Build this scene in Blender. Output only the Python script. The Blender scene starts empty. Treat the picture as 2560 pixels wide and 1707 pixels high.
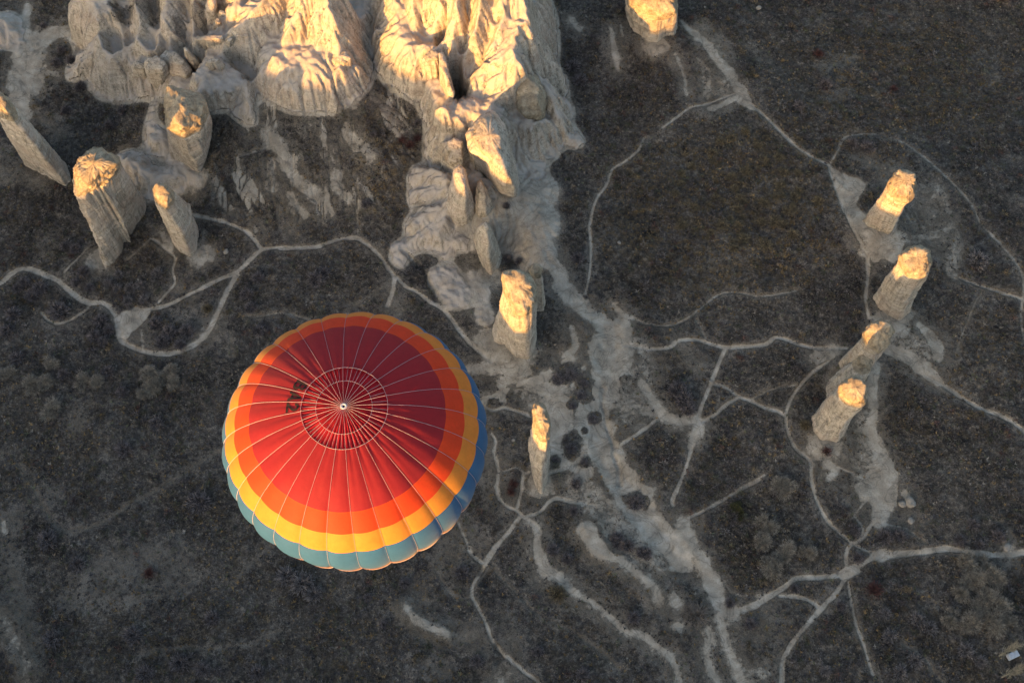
import bpy, math, random
import numpy as np
from math import sin, cos, radians, pi, hypot, atan2, sqrt
random.seed(7); RNG = np.random.RandomState(11)
sc = bpy.context.scene
COL = sc.collection

# ------------------------------------------------------------------ camera
F = 3342.0; CH = 320.0; TH = radians(22.95); RO = radians(1.94)
f_ = np.array([0, sin(TH), -cos(TH)]); U_ = np.array([0, cos(TH), sin(TH)]); R_ = np.array([1.0, 0, 0])
R2 = cos(RO) * R_ - sin(RO) * U_; U2 = cos(RO) * U_ + sin(RO) * R_
CP = np.array([0, 0, CH])
cam = bpy.data.cameras.new('camera'); co = bpy.data.objects.new('camera', cam); COL.objects.link(co)
cam.sensor_width = 36; cam.lens = 36 * F / 2560; cam.clip_start = 1; cam.clip_end = 12000
import mathutils
M3 = mathutils.Matrix([[R2[i], U2[i], -f_[i]] for i in range(3)])
co.matrix_world = mathutils.Matrix.Translation(CP) @ M3.to_4x4()
sc.camera = co
sc.render.resolution_x = 1024; sc.render.resolution_y = 682

# ------------------------------------------------------------------ light
LD = np.array([0.60, 0.80])                       # the way the light travels, in plan
SUN_EL = radians(10.0)
w = bpy.data.worlds.new('World'); sc.world = w; w.use_nodes = True
nt = w.node_tree; bg = nt.nodes['Background']
sky = nt.nodes.new('ShaderNodeTexSky'); sky.sky_type = 'NISHITA'; sky.sun_disc = False
sky.sun_elevation = SUN_EL
sky.sun_rotation = atan2(-LD[0], -LD[1]); sky.air_density = 0.8; sky.dust_density = 2.5; sky.ozone_density = 0.4
nt.links.new(sky.outputs[0], bg.inputs[0]); bg.inputs[1].default_value = 0.145
sl = bpy.data.lights.new('sun', 'SUN'); so = bpy.data.objects.new('sun', sl); COL.objects.link(so)
sl.energy = 5.0; sl.angle = radians(0.55); sl.color = (1.0, 0.465, 0.10)
dv = mathutils.Vector((LD[0] * cos(SUN_EL), LD[1] * cos(SUN_EL), -sin(SUN_EL)))
so.rotation_euler = dv.to_track_quat('-Z', 'Y').to_euler(); so.location = (-60, -60, 260)
vs = sc.view_settings; vs.view_transform = 'Standard'; vs.look = 'None'; vs.gamma = 1; vs.use_curve_mapping = False
vs.exposure = 1.3

# ------------------------------------------------------------------ picture point -> world
def P(x, y, z=0.0):
    d = f_ + R2 * ((x - 1280) / F) - U2 * ((y - 853.5) / F)
    return CP + d * ((z - CH) / d[2])
VW = dict(A=(0, 500, 2.94), B=(0, 1000, 2.2175), C=(1100, 900, 2.94), D=(900, 1300, 2.94), E=(1700, 1200, 2.735),
          F=(1400, 0, 2.0276), G=(1400, 600, 2.0276), H=(700, 180, 2.613), I=(0, 0, 4.2), J=(600, 180, 4.126),
          r2=(2000, 380, 3.92), r3=(2000, 760, 3.92), r4=(1200, 640, 5.227), r5=(1260, 960, 5.225), r6=(150, 180, 3.0156),
          r7=(0, 200, 5.225), r8=(1500, 0, 5.2275), v1=(200, 0, 4.694), v2=(480, 0, 4.694), v3=(950, 0, 4.694), S=(0, 0, 1.0))
def vw(v, x, y):
    a, b, s = VW[v]; return a + x / s, b + y / s

# ------------------------------------------------------------------ noise
def _h(i, j, k, s):
    n = (i * 374761393 + j * 668265263 + k * 2147483647 + s * 974634777) & 0xFFFFFFFF
    n = ((n ^ (n >> 13)) * 1274126177) & 0xFFFFFFFF
    n = n ^ (n >> 16)
    return (n & 0xFFFF) / 32767.5 - 1.0
def vn(x, y, z=0.0, s=0):
    x = np.asarray(x, float); y = np.asarray(y, float) + 0 * x; z = np.asarray(z, float) + 0 * x
    i = np.floor(x).astype(np.int64); j = np.floor(y).astype(np.int64); k = np.floor(z).astype(np.int64)
    u = x - i; v = y - j; t = z - k
    u = u * u * (3 - 2 * u); v = v * v * (3 - 2 * v); t = t * t * (3 - 2 * t)
    r = 0
    for a in (0, 1):
        for b in (0, 1):
            for c in (0, 1):
                r = r + _h(i + a, j + b, k + c, s) * (u if a else 1 - u) * (v if b else 1 - v) * (t if c else 1 - t)
    return r
def fbm(x, y, z=0.0, s=0, o=4, g=0.5):
    r = 0; a = 1.0; f = 1.0; n = 0
    for q in range(o):
        r = r + a * vn(np.asarray(x) * f, np.asarray(y) * f, np.asarray(z) * f, s + q); n += a; a *= g; f *= 2.03
    return r / n
def sm(e0, e1, x):
    t = np.clip((x - e0) / (e1 - e0), 0, 1); return t * t * (3 - 2 * t)

# ------------------------------------------------------------------ helpers
def tag(o, label=None, cat=None, group=None, kind=None):
    if label: o['label'] = label
    if cat: o['category'] = cat
    if group: o['group'] = group
    if kind: o['kind'] = kind
    return o
def mesh_obj(name, V, Fc, mat, parent=None, smooth=True, mats=None, midx=None):
    me = bpy.data.meshes.new(name)
    me.from_pydata([tuple(map(float, v)) for v in V], [], [tuple(map(int, q)) for q in Fc])
    for m in (mats or [mat]): me.materials.append(m)
    if midx is not None: me.polygons.foreach_set('material_index', np.asarray(midx, dtype=np.int32))
    me.polygons.foreach_set('use_smooth', np.full(len(me.polygons), smooth))
    me.update()
    o = bpy.data.objects.new(name, me); COL.objects.link(o)
    if parent: o.parent = parent
    return o
def empty(name, loc, rz=0):
    o = bpy.data.objects.new(name, None); COL.objects.link(o); o.location = tuple(map(float, loc)); o.rotation_euler = (0, 0, rz)
    o.empty_display_size = 0.5
    return o
def fast_mesh(name, V, Q, mat, n=4, smooth=True, attrs=None, normals=None, colf=None):
    me = bpy.data.meshes.new(name); V = np.ascontiguousarray(V, np.float32); Q = np.ascontiguousarray(Q, np.int32)
    me.vertices.add(len(V)); me.vertices.foreach_set('co', V.ravel())
    me.loops.add(Q.size); me.loops.foreach_set('vertex_index', Q.ravel())
    me.polygons.add(len(Q)); me.polygons.foreach_set('loop_start', np.arange(0, Q.size, n, dtype=np.int32))
    me.update(calc_edges=True)
    me.polygons.foreach_set('use_smooth', np.full(len(Q), smooth))
    me.materials.append(mat)
    for k, a in (attrs or {}).items():
        at = me.attributes.new(k, 'FLOAT', 'POINT'); at.data.foreach_set('value', np.ascontiguousarray(a, np.float32))
    if colf is not None:
        at = me.attributes.new('tone', 'FLOAT_COLOR', 'POINT'); at.data.foreach_set('color', np.ascontiguousarray(colf, np.float32).ravel())
    if normals is not None: me.normals_split_custom_set_from_vertices(normals.tolist())
    o = bpy.data.objects.new(name, me); COL.objects.link(o); return o

class NT:
    def __init__(s, name, rough=0.95, spec=0.15):
        s.m = bpy.data.materials.new(name); s.m.use_nodes = True; s.t = s.m.node_tree; s.b = s.t.nodes['Principled BSDF']
        s.b.inputs['Roughness'].default_value = rough; s.b.inputs['Specular IOR Level'].default_value = spec
        s.geo = s.t.nodes.new('ShaderNodeNewGeometry')
    def n(s, ty, **k):
        o = s.t.nodes.new(ty)
        for a, v in k.items(): setattr(o, a, v)
        return o
    def l(s, a, b): s.t.links.new(a, b)
    def noise(s, scale, vec=(1, 1, 1), detail=4, rough=.55, dist=0):
        m = s.n('ShaderNodeMapping'); m.inputs['Scale'].default_value = vec; s.l(s.geo.outputs['Position'], m.inputs['Vector'])
        o = s.n('ShaderNodeTexNoise'); o.inputs['Scale'].default_value = scale; o.inputs['Detail'].default_value = detail
        o.inputs['Roughness'].default_value = rough; o.inputs['Distortion'].default_value = dist
        s.l(m.outputs[0], o.inputs['Vector']); return o.outputs['Fac']
    def ramp(s, fac, st):
        r = s.n('ShaderNodeValToRGB'); e = r.color_ramp.elements
        while len(e) < len(st): e.new(.5)
        for q, (p, c) in zip(e, st):
            q.position = p; q.color = (c, c, c, 1) if isinstance(c, (int, float)) else (*c, 1)
        s.l(fac, r.inputs[0]); return r.outputs[0]
    def mix(s, fac, a, b, mode='MIX'):
        m = s.n('ShaderNodeMix', data_type='RGBA', blend_type=mode)
        for i, v in ((0, fac), (6, a), (7, b)):
            if isinstance(v, (int, float)): m.inputs[i].default_value = v if i == 0 else (v, v, v, 1)
            elif isinstance(v, tuple): m.inputs[i].default_value = (*v, 1)
            else: s.l(v, m.inputs[i])
        return m.outputs[2]
    def attr(s, name):
        a = s.n('ShaderNodeAttribute'); a.attribute_name = name; return a
    def math(s, op, a, b=0.0):
        m = s.n('ShaderNodeMath', operation=op)
        for i, v in ((0, a), (1, b)):
            if isinstance(v, (int, float)): m.inputs[i].default_value = v
            else: s.l(v, m.inputs[i])
        return m.outputs[0]
    def bump(s, h, dist, strength=1.0, prev=None):
        b = s.n('ShaderNodeBump'); b.inputs['Distance'].default_value = dist; b.inputs['Strength'].default_value = strength
        s.l(h, b.inputs['Height'])
        if prev is not None: s.l(prev, b.inputs['Normal'])
        return b.outputs[0]

def rock_colour(N, pale=1.0):
    big = N.noise(.09, detail=3)
    c = N.ramp(big, [(.3, (.45, .39, .30)), (.5, (.545, .475, .375)), (.7, (.62, .545, .44))])
    st = N.noise(1.0, (.05, .05, 1.1), 5, .65)
    c = N.mix(1.0, c, N.ramp(st, [(.30, .55), (.40, .95), (.47, .78), (.54, 1.1), (.62, .85), (.7, 1.12)]), 'MULTIPLY')
    fine = N.noise(1.0, (.12, .12, 4.5), 3, .6)
    c = N.mix(.6, c, N.ramp(fine, [(.34, .72), (.45, 1.0), (1, 1.0)]), 'MULTIPLY')
    ver = N.noise(1.0, (1.1, 1.1, .12), 4, .6)
    c = N.mix(.8, c, N.ramp(ver, [(.34, .5), (.48, 1.0), (1, 1.0)]), 'MULTIPLY')
    sp = N.noise(2.6, detail=4, rough=.7)
    c = N.mix(.6, c, N.ramp(sp, [(.30, .6), (.42, 1.0), (.7, 1.05)]), 'MULTIPLY')
    def crack(sc, vec, w0, lo):
        q = N.math('ABSOLUTE', N.math('SUBTRACT', N.noise(sc, vec, 3, .5, .6), .5)); return N.ramp(q, [(0.0, lo), (w0, 1.0)])
    c = N.mix(.8, c, crack(.35, (1, 1, .6), .014, .35), 'MULTIPLY')
    c = N.mix(.7, c, crack(.9, (1, 1, .12), .02, .45), 'MULTIPLY')
    blot = N.noise(.28, detail=6, rough=.68); c = N.mix(.5, c, N.ramp(blot, [(.36, .58), (.48, 1.0), (.7, 1.12)]), 'MULTIPLY')
    tint = N.noise(.16, detail=2)
    c = N.mix(N.ramp(tint, [(.45, 0.0), (.65, .35)]), c, (.46, .35, .27))
    return c, st, fine, ver, sp

def m_tuff():
    N = NT('tuff', .95, .1)
    c, st, fine, ver, sp = rock_colour(N)
    N.l(c, N.b.inputs['Base Color'])
    b = N.bump(st, .35, .8); b = N.bump(fine, .12, .8, b); b = N.bump(ver, .25, .7, b); b = N.bump(sp, .14, .8, b)
    N.l(b, N.b.inputs['Normal']); return N.m
def m_cap():
    N = NT('cap_rock', .95, .1)
    a = N.noise(.5, detail=5, rough=.65)
    c = N.ramp(a, [(.32, (.20, .165, .12)), (.47, (.34, .28, .195)), (.6, (.45, .375, .265)), (.72, (.54, .46, .34))])
    sp = N.noise(2.2, detail=6, rough=.75)
    c = N.mix(.9, c, N.ramp(sp, [(.33, .35), (.44, .95), (.6, 1.1)]), 'MULTIPLY')
    N.l(c, N.b.inputs['Base Color'])
    b = N.bump(a, .5, .8); b = N.bump(sp, .25, 1.0, b)
    N.l(b, N.b.inputs['Normal']); return N.m
def m_ground():
    N = NT('valley_ground', 1.0, .05)
    pale = N.attr('pale').outputs['Fac']; rock = N.attr('rock').outputs['Fac']; warm = N.attr('warm').outputs['Fac']
    rc, st, fine, ver, sp = rock_colour(N)
    # bare white tuff lies on the gentle tops
    nz = N.n('ShaderNodeSeparateXYZ'); N.l(N.geo.outputs['Normal'], nz.inputs[0])
    top = N.ramp(nz.outputs[2], [(.46, 0.0), (.66, 1.0)])
    topc = N.ramp(N.noise(.35, detail=5), [(.3, (.40, .335, .265)), (.5, (.47, .41, .34)), (.7, (.53, .47, .40))])
    topc = N.mix(.5, topc, N.ramp(sp, [(.30, .5), (.40, 1.0), (.7, 1.0)]), 'MULTIPLY')
    rc = N.mix(top, rc, topc)
    n1 = N.noise(.045, detail=4); n2 = N.noise(.8, detail=6, rough=.7); n3 = N.noise(3.4, detail=5, rough=.75)
    g = N.ramp(n2, [(.30, (.050, .045, .041)), (.45, (.090, .081, .071)), (.58, (.134, .118, .097)), (.72, (.20, .172, .138))])
    g = N.mix(1.0, g, N.ramp(n3, [(.3, .45), (.5, 1.0), (.68, 1.7)]), 'MULTIPLY')
    g = N.mix(1.0, g, N.ramp(n1, [(.3, .60), (.5, 1.0), (.7, 1.4)]), 'MULTIPLY')
    g = N.mix(1.0, g, N.ramp(N.noise(.16, detail=5, rough=.65), [(.34, .55), (.5, 1.0), (.66, 1.35)]), 'MULTIPLY')
    wn = N.noise(.6, detail=5, rough=.7)
    g = N.mix(N.math('MULTIPLY', warm, N.ramp(wn, [(.45, 0.0), (.62, .75)])), g, (.19, .135, .07))
    pn = N.noise(.25, detail=5, rough=.6)
    pc = N.ramp(pn, [(.3, (.28, .24, .185)), (.5, (.40, .35, .275)), (.7, (.56, .50, .405))])
    pc = N.mix(.7, pc, N.ramp(N.noise(3.0, detail=6, rough=.75), [(.3, .5), (.47, 1.0), (.7, 1.15)]), 'MULTIPLY')
    chn = N.math('ABSOLUTE', N.math('SUBTRACT', N.noise(.16, detail=4, rough=.55, dist=1.2), .5)); pc = N.mix(.8, pc, N.ramp(chn, [(0.0, .55), (.03, .95), (.1, 1.0)]), 'MULTIPLY')
    # ragged edge of bare soil
    e = N.math('ADD', pale, N.math('MULTIPLY', N.math('SUBTRACT', n3, .5), .9))
    e = N.math('ADD', e, N.math('MULTIPLY', N.math('SUBTRACT', n2, .5), .9))
    pf = N.ramp(e, [(.06, 0.0), (.30, .36), (.6, .88), (.85, 1.0)])
    c = N.mix(pf, g, pc)
    r2 = N.math('ADD', rock, N.math('MULTIPLY', N.math('SUBTRACT', n3, .5), .7))
    rf = N.ramp(r2, [(.2, 0.0), (.75, 1.0)])
    c = N.mix(rf, c, rc)
    N.l(c, N.b.inputs['Base Color'])
    inv = N.math('SUBTRACT', 1.0, N.math('MAXIMUM', pf, rf))
    b = N.bump(N.math('MULTIPLY', n3, inv), .55, 1.0); b = N.bump(N.math('MULTIPLY', n2, inv), .8, .8, b)
    b = N.bump(N.math('MULTIPLY', st, rf), .3, .7, b); b = N.bump(N.math('MULTIPLY', ver, rf), .3, .6, b); b = N.bump(sp, .10, .8, b)
    N.l(b, N.b.inputs['Normal']); return N.m
def m_flat(name, c, rough=.9, var=.35, scale=2.0, spec=.1):
    N = NT(name, rough, spec)
    k = N.mix(var, c, N.ramp(N.noise(scale, detail=4), [(.3, .4), (.7, 1.5)]), 'MULTIPLY')
    N.l(k, N.b.inputs['Base Color']); return N.m
def m_tone(name):
    N = NT(name, 1.0, .03); N.l(N.attr('tone').outputs['Color'], N.b.inputs['Base Color']); return N.m
TUFF = m_tuff(); CAP = m_cap(); GROUND = m_ground(); TONE = m_tone('dry_scrub')

# ------------------------------------------------------------------ terrain
def axis(lo, hi, st, far, n):
    k = np.arange(lo, hi + 1e-6, st)
    g = np.geomspace(st, far, n).cumsum(); g = g * (far / g[-1]) if g[-1] > far else g
    return np.concatenate([(lo - g)[::-1], k, hi + g])
ST = 0.35
xs = axis(-172, 172, ST, 3500, 60); ys = axis(30, 285, ST, 3500, 60)
# keep the hill behind the camera resolved
extra = np.arange(-420, 20, 7.0); ys = np.unique(np.concatenate([ys[ys < -420], extra, ys[ys >= 22]]))
ex = np.arange(-420, -176, 7.0); ex2 = np.arange(180, 420, 7.0)
xs = np.unique(np.concatenate([xs[xs < -420], ex, xs[(xs >= -174) & (xs <= 174)], ex2, xs[xs > 420]]))
X, Y = np.meshgrid(xs, ys); NX, NY = len(xs), len(ys)
Hh = 0.9 * fbm(X / 38, Y / 38, s=3, o=3) + 0.35 * fbm(X / 7, Y / 7, s=9, o=3)
far = np.hypot(X, Y - 150)
Hh += sm(260, 900, far) * (25 + 30 * fbm(X / 400, Y / 400, s=21, o=4)) * 0.8
# valley wall toward the low sun: the ridge whose shadow lies on the valley floor
S_ = X * LD[0] + Y * LD[1]; Uc = X * LD[1] - Y * LD[0]
tanE = math.tan(SUN_EL); S0 = -190.0
crest = 27 + tanE * (95 - S0) + np.interp(Uc, [-400, -202, -194, -186, -78, -54, -25, -19, -8, -5, -2, 4, 30, 400], [5.5, 5.5, 3, -1, 0, 1, 3, 3, 7, 6.5, 6, 9, 10.5, 10.5]) + .8 * fbm(Uc / 16, 0 * Uc, s=5, o=3)
dr = np.abs(S_ - S0); prof = np.where(S_ > S0, crest - 0.95 * np.sqrt(np.maximum(dr - 1, 0) ** 2 + 4), crest - 0.03 * dr)
prof *= 1 - sm(900, 1800, np.abs(Uc))
prof = prof + 1.0 * fbm(X / 15, Y / 15, s=33, o=3) * (dr > 10)
Hh = np.maximum(Hh, prof)
Hh -= 6.0 * sm(205, 275, S_) * sm(10, 60, X) * (1 - sm(300, 500, far))
ROCK = np.zeros_like(Hh)

def box(mx, my, r):
    i0, i1 = np.searchsorted(xs, [mx[0] - r, mx[1] + r]); j0, j1 = np.searchsorted(ys, [my[0] - r, my[1] + r])
    return slice(max(j0 - 1, 0), j1 + 1), slice(max(i0 - 1, 0), i1 + 1)
def pl_dist(px, py, W):
    """distance to a polyline, with the interpolated 3rd value and the side"""
    best = np.full(px.shape, 1e9); val = np.zeros(px.shape); side = np.zeros(px.shape)
    if len(W) == 1: W = [W[0], (W[0][0] + .01, W[0][1], W[0][2])]
    for a, b in zip(W[:-1], W[1:]):
        dx, dy = b[0] - a[0], b[1] - a[1]; L = dx * dx + dy * dy + 1e-9
        t = np.clip(((px - a[0]) * dx + (py - a[1]) * dy) / L, 0, 1)
        qx = px - a[0] - t * dx; qy = py - a[1] - t * dy
        d = np.hypot(qx, qy); m = d < best
        best = np.where(m, d, best); val = np.where(m, a[2] + t * (b[2] - a[2]), val); side = np.where(m, dx * qy - dy * qx, side)
    return best, val, side
def put(sl, h, rock, soft=0.8):
    H0 = Hh[sl]; dlt = h - H0
    Hh[sl] = np.where(dlt > soft, h, np.where(dlt < -soft, H0, H0 + (dlt + soft) ** 2 / (4 * soft)))
    if rock is not None: ROCK[sl] = ROCK[sl] + (rock - ROCK[sl]) * sm(-soft * .2, soft, dlt)
def spine(v, pts, w0, k, kr=None, rock=1, rnd=1.0, flute=.8, seed=0, soft=.8, rm=None):
    W = []
    for x, y, z in pts:
        sx, sy = vw(v, x, y); p = P(sx, sy, z); W.append((p[0], p[1], z))
    zm = max(p[2] for p in W); r = w0 + zm / min(k, kr or k) + 6
    sl = box((min(p[0] for p in W), max(p[0] for p in W)), (min(p[1] for p in W), max(p[1] for p in W)), min(r, 60))
    x = X[sl]; y = Y[sl]
    wx = x + 1.6 * fbm(x / 6, y / 6, s=50 + seed, o=3); wy = y + 1.6 * fbm(x / 6, y / 6, s=70 + seed, o=3)
    d, z, side = pl_dist(wx, wy, W)
    d = d + flute * (np.abs(vn(x / 2.1, y / 2.1, s=90 + seed)) - .4 + .5 * vn(x / .9, y / .9, s=91 + seed)) * sm(.3, 2.5, d) * (1 - .7 * sm(3, 7, d))
    kk = np.where(side > 0, kr, k) if kr else k
    e = np.maximum(d - w0, 0)
    if rm is None: rm = 6.5 if (rock == 1 and max(p[2] for p in pts) > 17) else 999
    h = z - kk * (np.sqrt(e * e + rnd * rnd) - rnd) - 3.0 * np.maximum(e - rm, 0) + .25 * vn(x / 3, y / 3, s=8)
    put(sl, h, rock, soft)
def inside(px, py, poly):
    c = np.zeros(px.shape, bool); n = len(poly)
    for i in range(n):
        x1, y1 = poly[i][:2]; x2, y2 = poly[(i + 1) % n][:2]
        m = (y1 > py) != (y2 > py)
        c ^= m & (px < (x2 - x1) * (py - y1) / (y2 - y1 + 1e-12) + x1)
    return c
def plateau(pts, z0, k, rise=0.0, cap=6.0, rock=1, flute=1.0, seed=0, step=0.0, amp=.8):
    W = [tuple(P(x, y, z0)[:2]) + (0,) for x, y in pts]
    sl = box((min(p[0] for p in W), max(p[0] for p in W)), (min(p[1] for p in W), max(p[1] for p in W)), z0 / k + 8)
    x = X[sl]; y = Y[sl]
    wx = x + 1.8 * fbm(x / 7, y / 7, s=40 + seed, o=3); wy = y + 1.8 * fbm(x / 7, y / 7, s=41 + seed, o=3)
    d, _, _ = pl_dist(wx, wy, W + [W[0]]); ins = inside(wx, wy, W)
    d = d + flute * (np.abs(vn(x / 1.8, y / 1.8, s=42 + seed)) - .4 + .45 * vn(x / .8, y / .8, s=43 + seed)) * (~ins)
    h = np.where(ins, z0 + np.minimum(d * rise, cap), z0 - k * np.maximum(d, 0)) + amp * fbm(x / 5, y / 5, s=44 + seed, o=3)
    put(sl, h, rock, .6)
def cut(v, pts, wd, depth, soft=1.2):
    W = []
    for x, y, z in pts:
        sx, sy = vw(v, x, y); p = P(sx, sy, z); W.append((p[0], p[1], z))
    sl = box((min(p[0] for p in W), max(p[0] for p in W)), (min(p[1] for p in W), max(p[1] for p in W)), wd + 4)
    x = X[sl]; y = Y[sl]
    d, z, _ = pl_dist(x + .7 * vn(x / 2, y / 2, s=7), y + .7 * vn(x / 2, y / 2, s=6), W)
    Hh[sl] -= depth * (1 - sm(wd, wd + soft, d))

exec_terrain = True
# scrub ramps under the cliffs
spine('S', [(470, 240, 8), (560, 235, 11), (640, 232, 12), (760, 222, 12), (880, 228, 11), (960, 200, 9), (990, 100, 9)], 3, .38, rock=0, flute=1.2, rnd=2)
spine('S', [(600, 250, 11), (640, 330, 8), (690, 430, 5), (735, 500, 2)], 1, .42, rock=0, flute=1.0)
spine('S', [(800, 240, 10), (850, 330, 7), (895, 390, 3.5), (925, 420, 1)], 1, .42, rock=0, flute=1.0, seed=1)
spine('S', [(930, 210, 9), (965, 290, 4.5), (985, 340, 1)], 1, .45, rock=0, flute=1.0, seed=2)
spine('S', [(700, 250, 10), (760, 400, 4), (800, 470, 1.0)], 1, .40, rock=0, flute=1.0, seed=3)
spine('S', [(500, 250, 8), (520, 330, 4), (560, 420, 1)], 2, .4, rock=0, flute=1.0, seed=4)
# left cliffs (lit)
plateau([(478, -70), (484, 95), (515, 135), (482, 187), (505, 222), (560, 228), (612, 210), (640, 196), (672, 190), (735, 188), (800, 176), (826, 140), (850, 190), (884, 186), (888, 150), (900, 90), (915, 30), (930, -70)], 17.5, 3.2, rise=.08, seed=1)
spine('S', [(700, -60, 34), (660, 0, 31), (622, 40, 28), (590, 70, 26), (562, 98, 22)], .3, .75, kr=1.9, rnd=.5, seed=5, flute=.3)
spine('S', [(790, -60, 36), (765, -10, 33), (740, 40, 30), (712, 80, 26), (690, 108, 22)], .3, .85, kr=1.9, rnd=.4, seed=6, flute=.3)
spine('S', [(800, -60, 40), (815, 0, 34), (830, 50, 30), (848, 100, 26), (852, 130, 24), (850, 165, 21.5)], .3, .9, kr=2.2, rnd=.4, seed=7, flute=.3)
spine('S', [(705, 120, 23), (745, 140, 23), (785, 130, 23)], 2.5, 1.0, rnd=2, seed=8, flute=.3)
spine('S', [(900, -40, 20), (925, 5, 17), (938, 40, 13)], 2.2, 1.6, rnd=2, seed=9, flute=.4)
spine('S', [(560, -60, 30), (570, -10, 26), (550, 20, 23)], 1, .9, rnd=1, seed=10, flute=.5)
spine('S', [(624, 205, 19), (650, 235, 13), (665, 258, 9)], .8, 1.2, rnd=1, seed=10, flute=.5)
# shaded tan rocks at the upper left
spine('S', [(240, -60, 22), (275, 0, 20), (295, 45, 19), (290, 85, 16)], 4.5, 1.9, rnd=1.5, seed=11)
spine('S', [(335, -60, 28), (352, 25, 24), (357, 90, 20), (363, 138, 15)], .2, 1.25, rnd=.6, seed=12, flute=.6)
spine('S', [(410, -60, 27), (432, 20, 23), (447, 80, 19), (452, 125, 15)], 2.2, 1.6, rnd=1.2, seed=13)
spine('S', [(465, -60, 26), (485, 20, 22), (490, 90, 19)], 1.2, 2.0, rnd=1, seed=14)
spine('S', [(262, 112, 11), (320, 128, 12), (380, 150, 12), (440, 168, 13), (475, 200, 12)], 3.5, 2.1, rnd=1, seed=15)
spine('S', [(245, 118, 11), (262, 150, 8), (262, 195, 3)], 1.4, 1.2, rnd=1, seed=16)
spine('S', [(310, 180, 9), (330, 150, 11)], 1.5, 1.6, rnd=1, seed=16)
spine('S', [(0, 60, 4), (18, 80, 3), (40, 115, .5)], 1.5, .9, rnd=1, seed=17)
# low rock web between the left chimneys
spine('S', [(318, 398, 8), (345, 425, 6), (385, 440, 4.5), (440, 425, 5), (470, 380, 5)], .8, 1.3, rnd=.6, seed=18)
spine('S', [(440, 350, 5), (485, 385, 5), (500, 415, 4)], 3.0, .9, rnd=1.5, seed=56, rock=.8)
spine('S', [(395, 345, 7), (385, 310, 6), (400, 240, 7)], 1.4, 1.6, rnd=.8, seed=19)
# central ridge
plateau([(990, -70), (995, 100), (1058, 138), (1062, 215), (1096, 262), (1104, 325), (1155, 345), (1180, 300), (1250, 290), (1270, 240), (1300, 180), (1300, 60), (1290, -70)], 16.0, 3.6, rise=.05, seed=2, amp=.5)
spine('S', [(1010, -60, 26), (1018, 20, 23), (1022, 70, 22), (1040, 100, 21)], 2.6, 1.2, kr=.8, rnd=1.2, seed=20, flute=.5)
spine('S', [(1085, -60, 36), (1092, 20, 29), (1088, 80, 24), (1070, 118, 22)], .5, .8, kr=2.0, rnd=.35, seed=21, flute=.3)
spine('S', [(1145, -60, 38), (1150, 20, 32), (1125, 75, 27), (1108, 112, 23)], .3, .8, kr=1.9, rnd=.35, seed=22, flute=.3)
spine('S', [(1205, -60, 39), (1205, 20, 33), (1192, 90, 28), (1176, 150, 22)], .3, .8, kr=1.9, rnd=.35, seed=23, flute=.3)
spine('S', [(1250, -60, 38), (1262, 30, 31), (1240, 75, 28), (1215, 120, 24)], .3, .8, kr=1.8, rnd=.35, seed=24, flute=.3)
spine('S', [(1300, -60, 36), (1316, 20, 31), (1322, 45, 30), (1296, 62, 29.5), (1287, 120, 27.5), (1300, 162, 25.5), (1282, 208, 22), (1258, 238, 19.5)], .3, .55, kr=3.6, rnd=.4, seed=25, flute=.3, rm=9)
for q, (yy, zz) in enumerate([(95, 27.5), (112, 26.5), (128, 25.5), (146, 24.5), (165, 24)]):
    spine('S', [(1285, yy - 14, zz + .8), (1245, yy + 12, zz - 1.3), (1200, yy + 38, zz - 5)], .2, .8, rm=3, rnd=.5, seed=26 + q, flute=.1, soft=.5)
spine('S', [(1322, 66, 28), (1335, 88, 23)], .8, 2.4, rnd=.6, seed=31, flute=.3)
spine('S', [(1318, -60, 18), (1326, 60, 14), (1338, 140, 9), (1350, 185, 5)], .6, 2.2, rnd=1, seed=32)
cut('S', [(1134, 170, 19), (1146, 205, 18), (1157, 262, 17)], .7, 14, 1.6)
for g_ in ([(392, -50, 17), (397, 40, 16), (385, 120, 13)], [(318, -50, 16), (322, 50, 15), (338, 112, 12)], [(468, 40, 17), (462, 110, 15), (480, 150, 14)], [(600, 150, 16), (630, 190, 14)], [(290, 100, 11), (298, 140, 9)], [(560, 20, 20), (530, 60, 18), (505, 80, 17)]):
    cut('S', g_, .4, 5.0, 3.2)
cut('S', [(1082, 15, 20), (1068, 60, 20), (1080, 95, 20)], 1.0, 4, 3)
spine('S', [(1160, 262, 18.5), (1200, 275, 17.5), (1215, 262, 18)], 1.5, 1.2, rnd=1.5, seed=33, flute=.3)
spine('S', [(1108, 268, 20), (1106, 300, 18.5), (1120, 335, 16.5)], 1.2, 4.0, rm=20, rnd=.8, seed=34)
spine('S', [(1140, 300, 18), (1160, 345, 15)], 1.2, 3.0, rnd=1, seed=35)
spine('S', [(1128, 362, 16.5), (1132, 395, 14.5), (1124, 425, 9)], 1.3, 4.0, rnd=.8, seed=36)
spine('S', [(1170, 380, 12), (1190, 440, 10), (1215, 450, 10)], 1.2, 2.6, rnd=1, seed=37)
spine('S', [(1352, 195, 14), (1375, 225, 12.5), (1398, 275, 9), (1425, 315, 5), (1432, 335, 2)], 1.2, 2.8, rnd=1, seed=38)
spine('S', [(1295, 300, 12), (1330, 300, 12), (1365, 300, 9)], 1.0, 2.4, rnd=1, seed=39)
spine('S', [(1275, 260, 14), (1290, 330, 8), (1300, 400, 5), (1320, 440, 2)], 1.5, .9, rnd=1.5, seed=40)
for g_ in ([(1120, -40, 28), (1122, 40, 26), (1104, 90, 22)], [(1178, -40, 30), (1176, 60, 26), (1158, 120, 21)], [(1232, -40, 30), (1228, 60, 26), (1205, 130, 22), (1170, 170, 19)], [(1098, 345, 12), (1160, 352, 13)], [(1085, 400, 9), (1150, 420, 11), (1200, 400, 12)]):
    cut('S', g_, .3, 4.5, 2.2)
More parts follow.
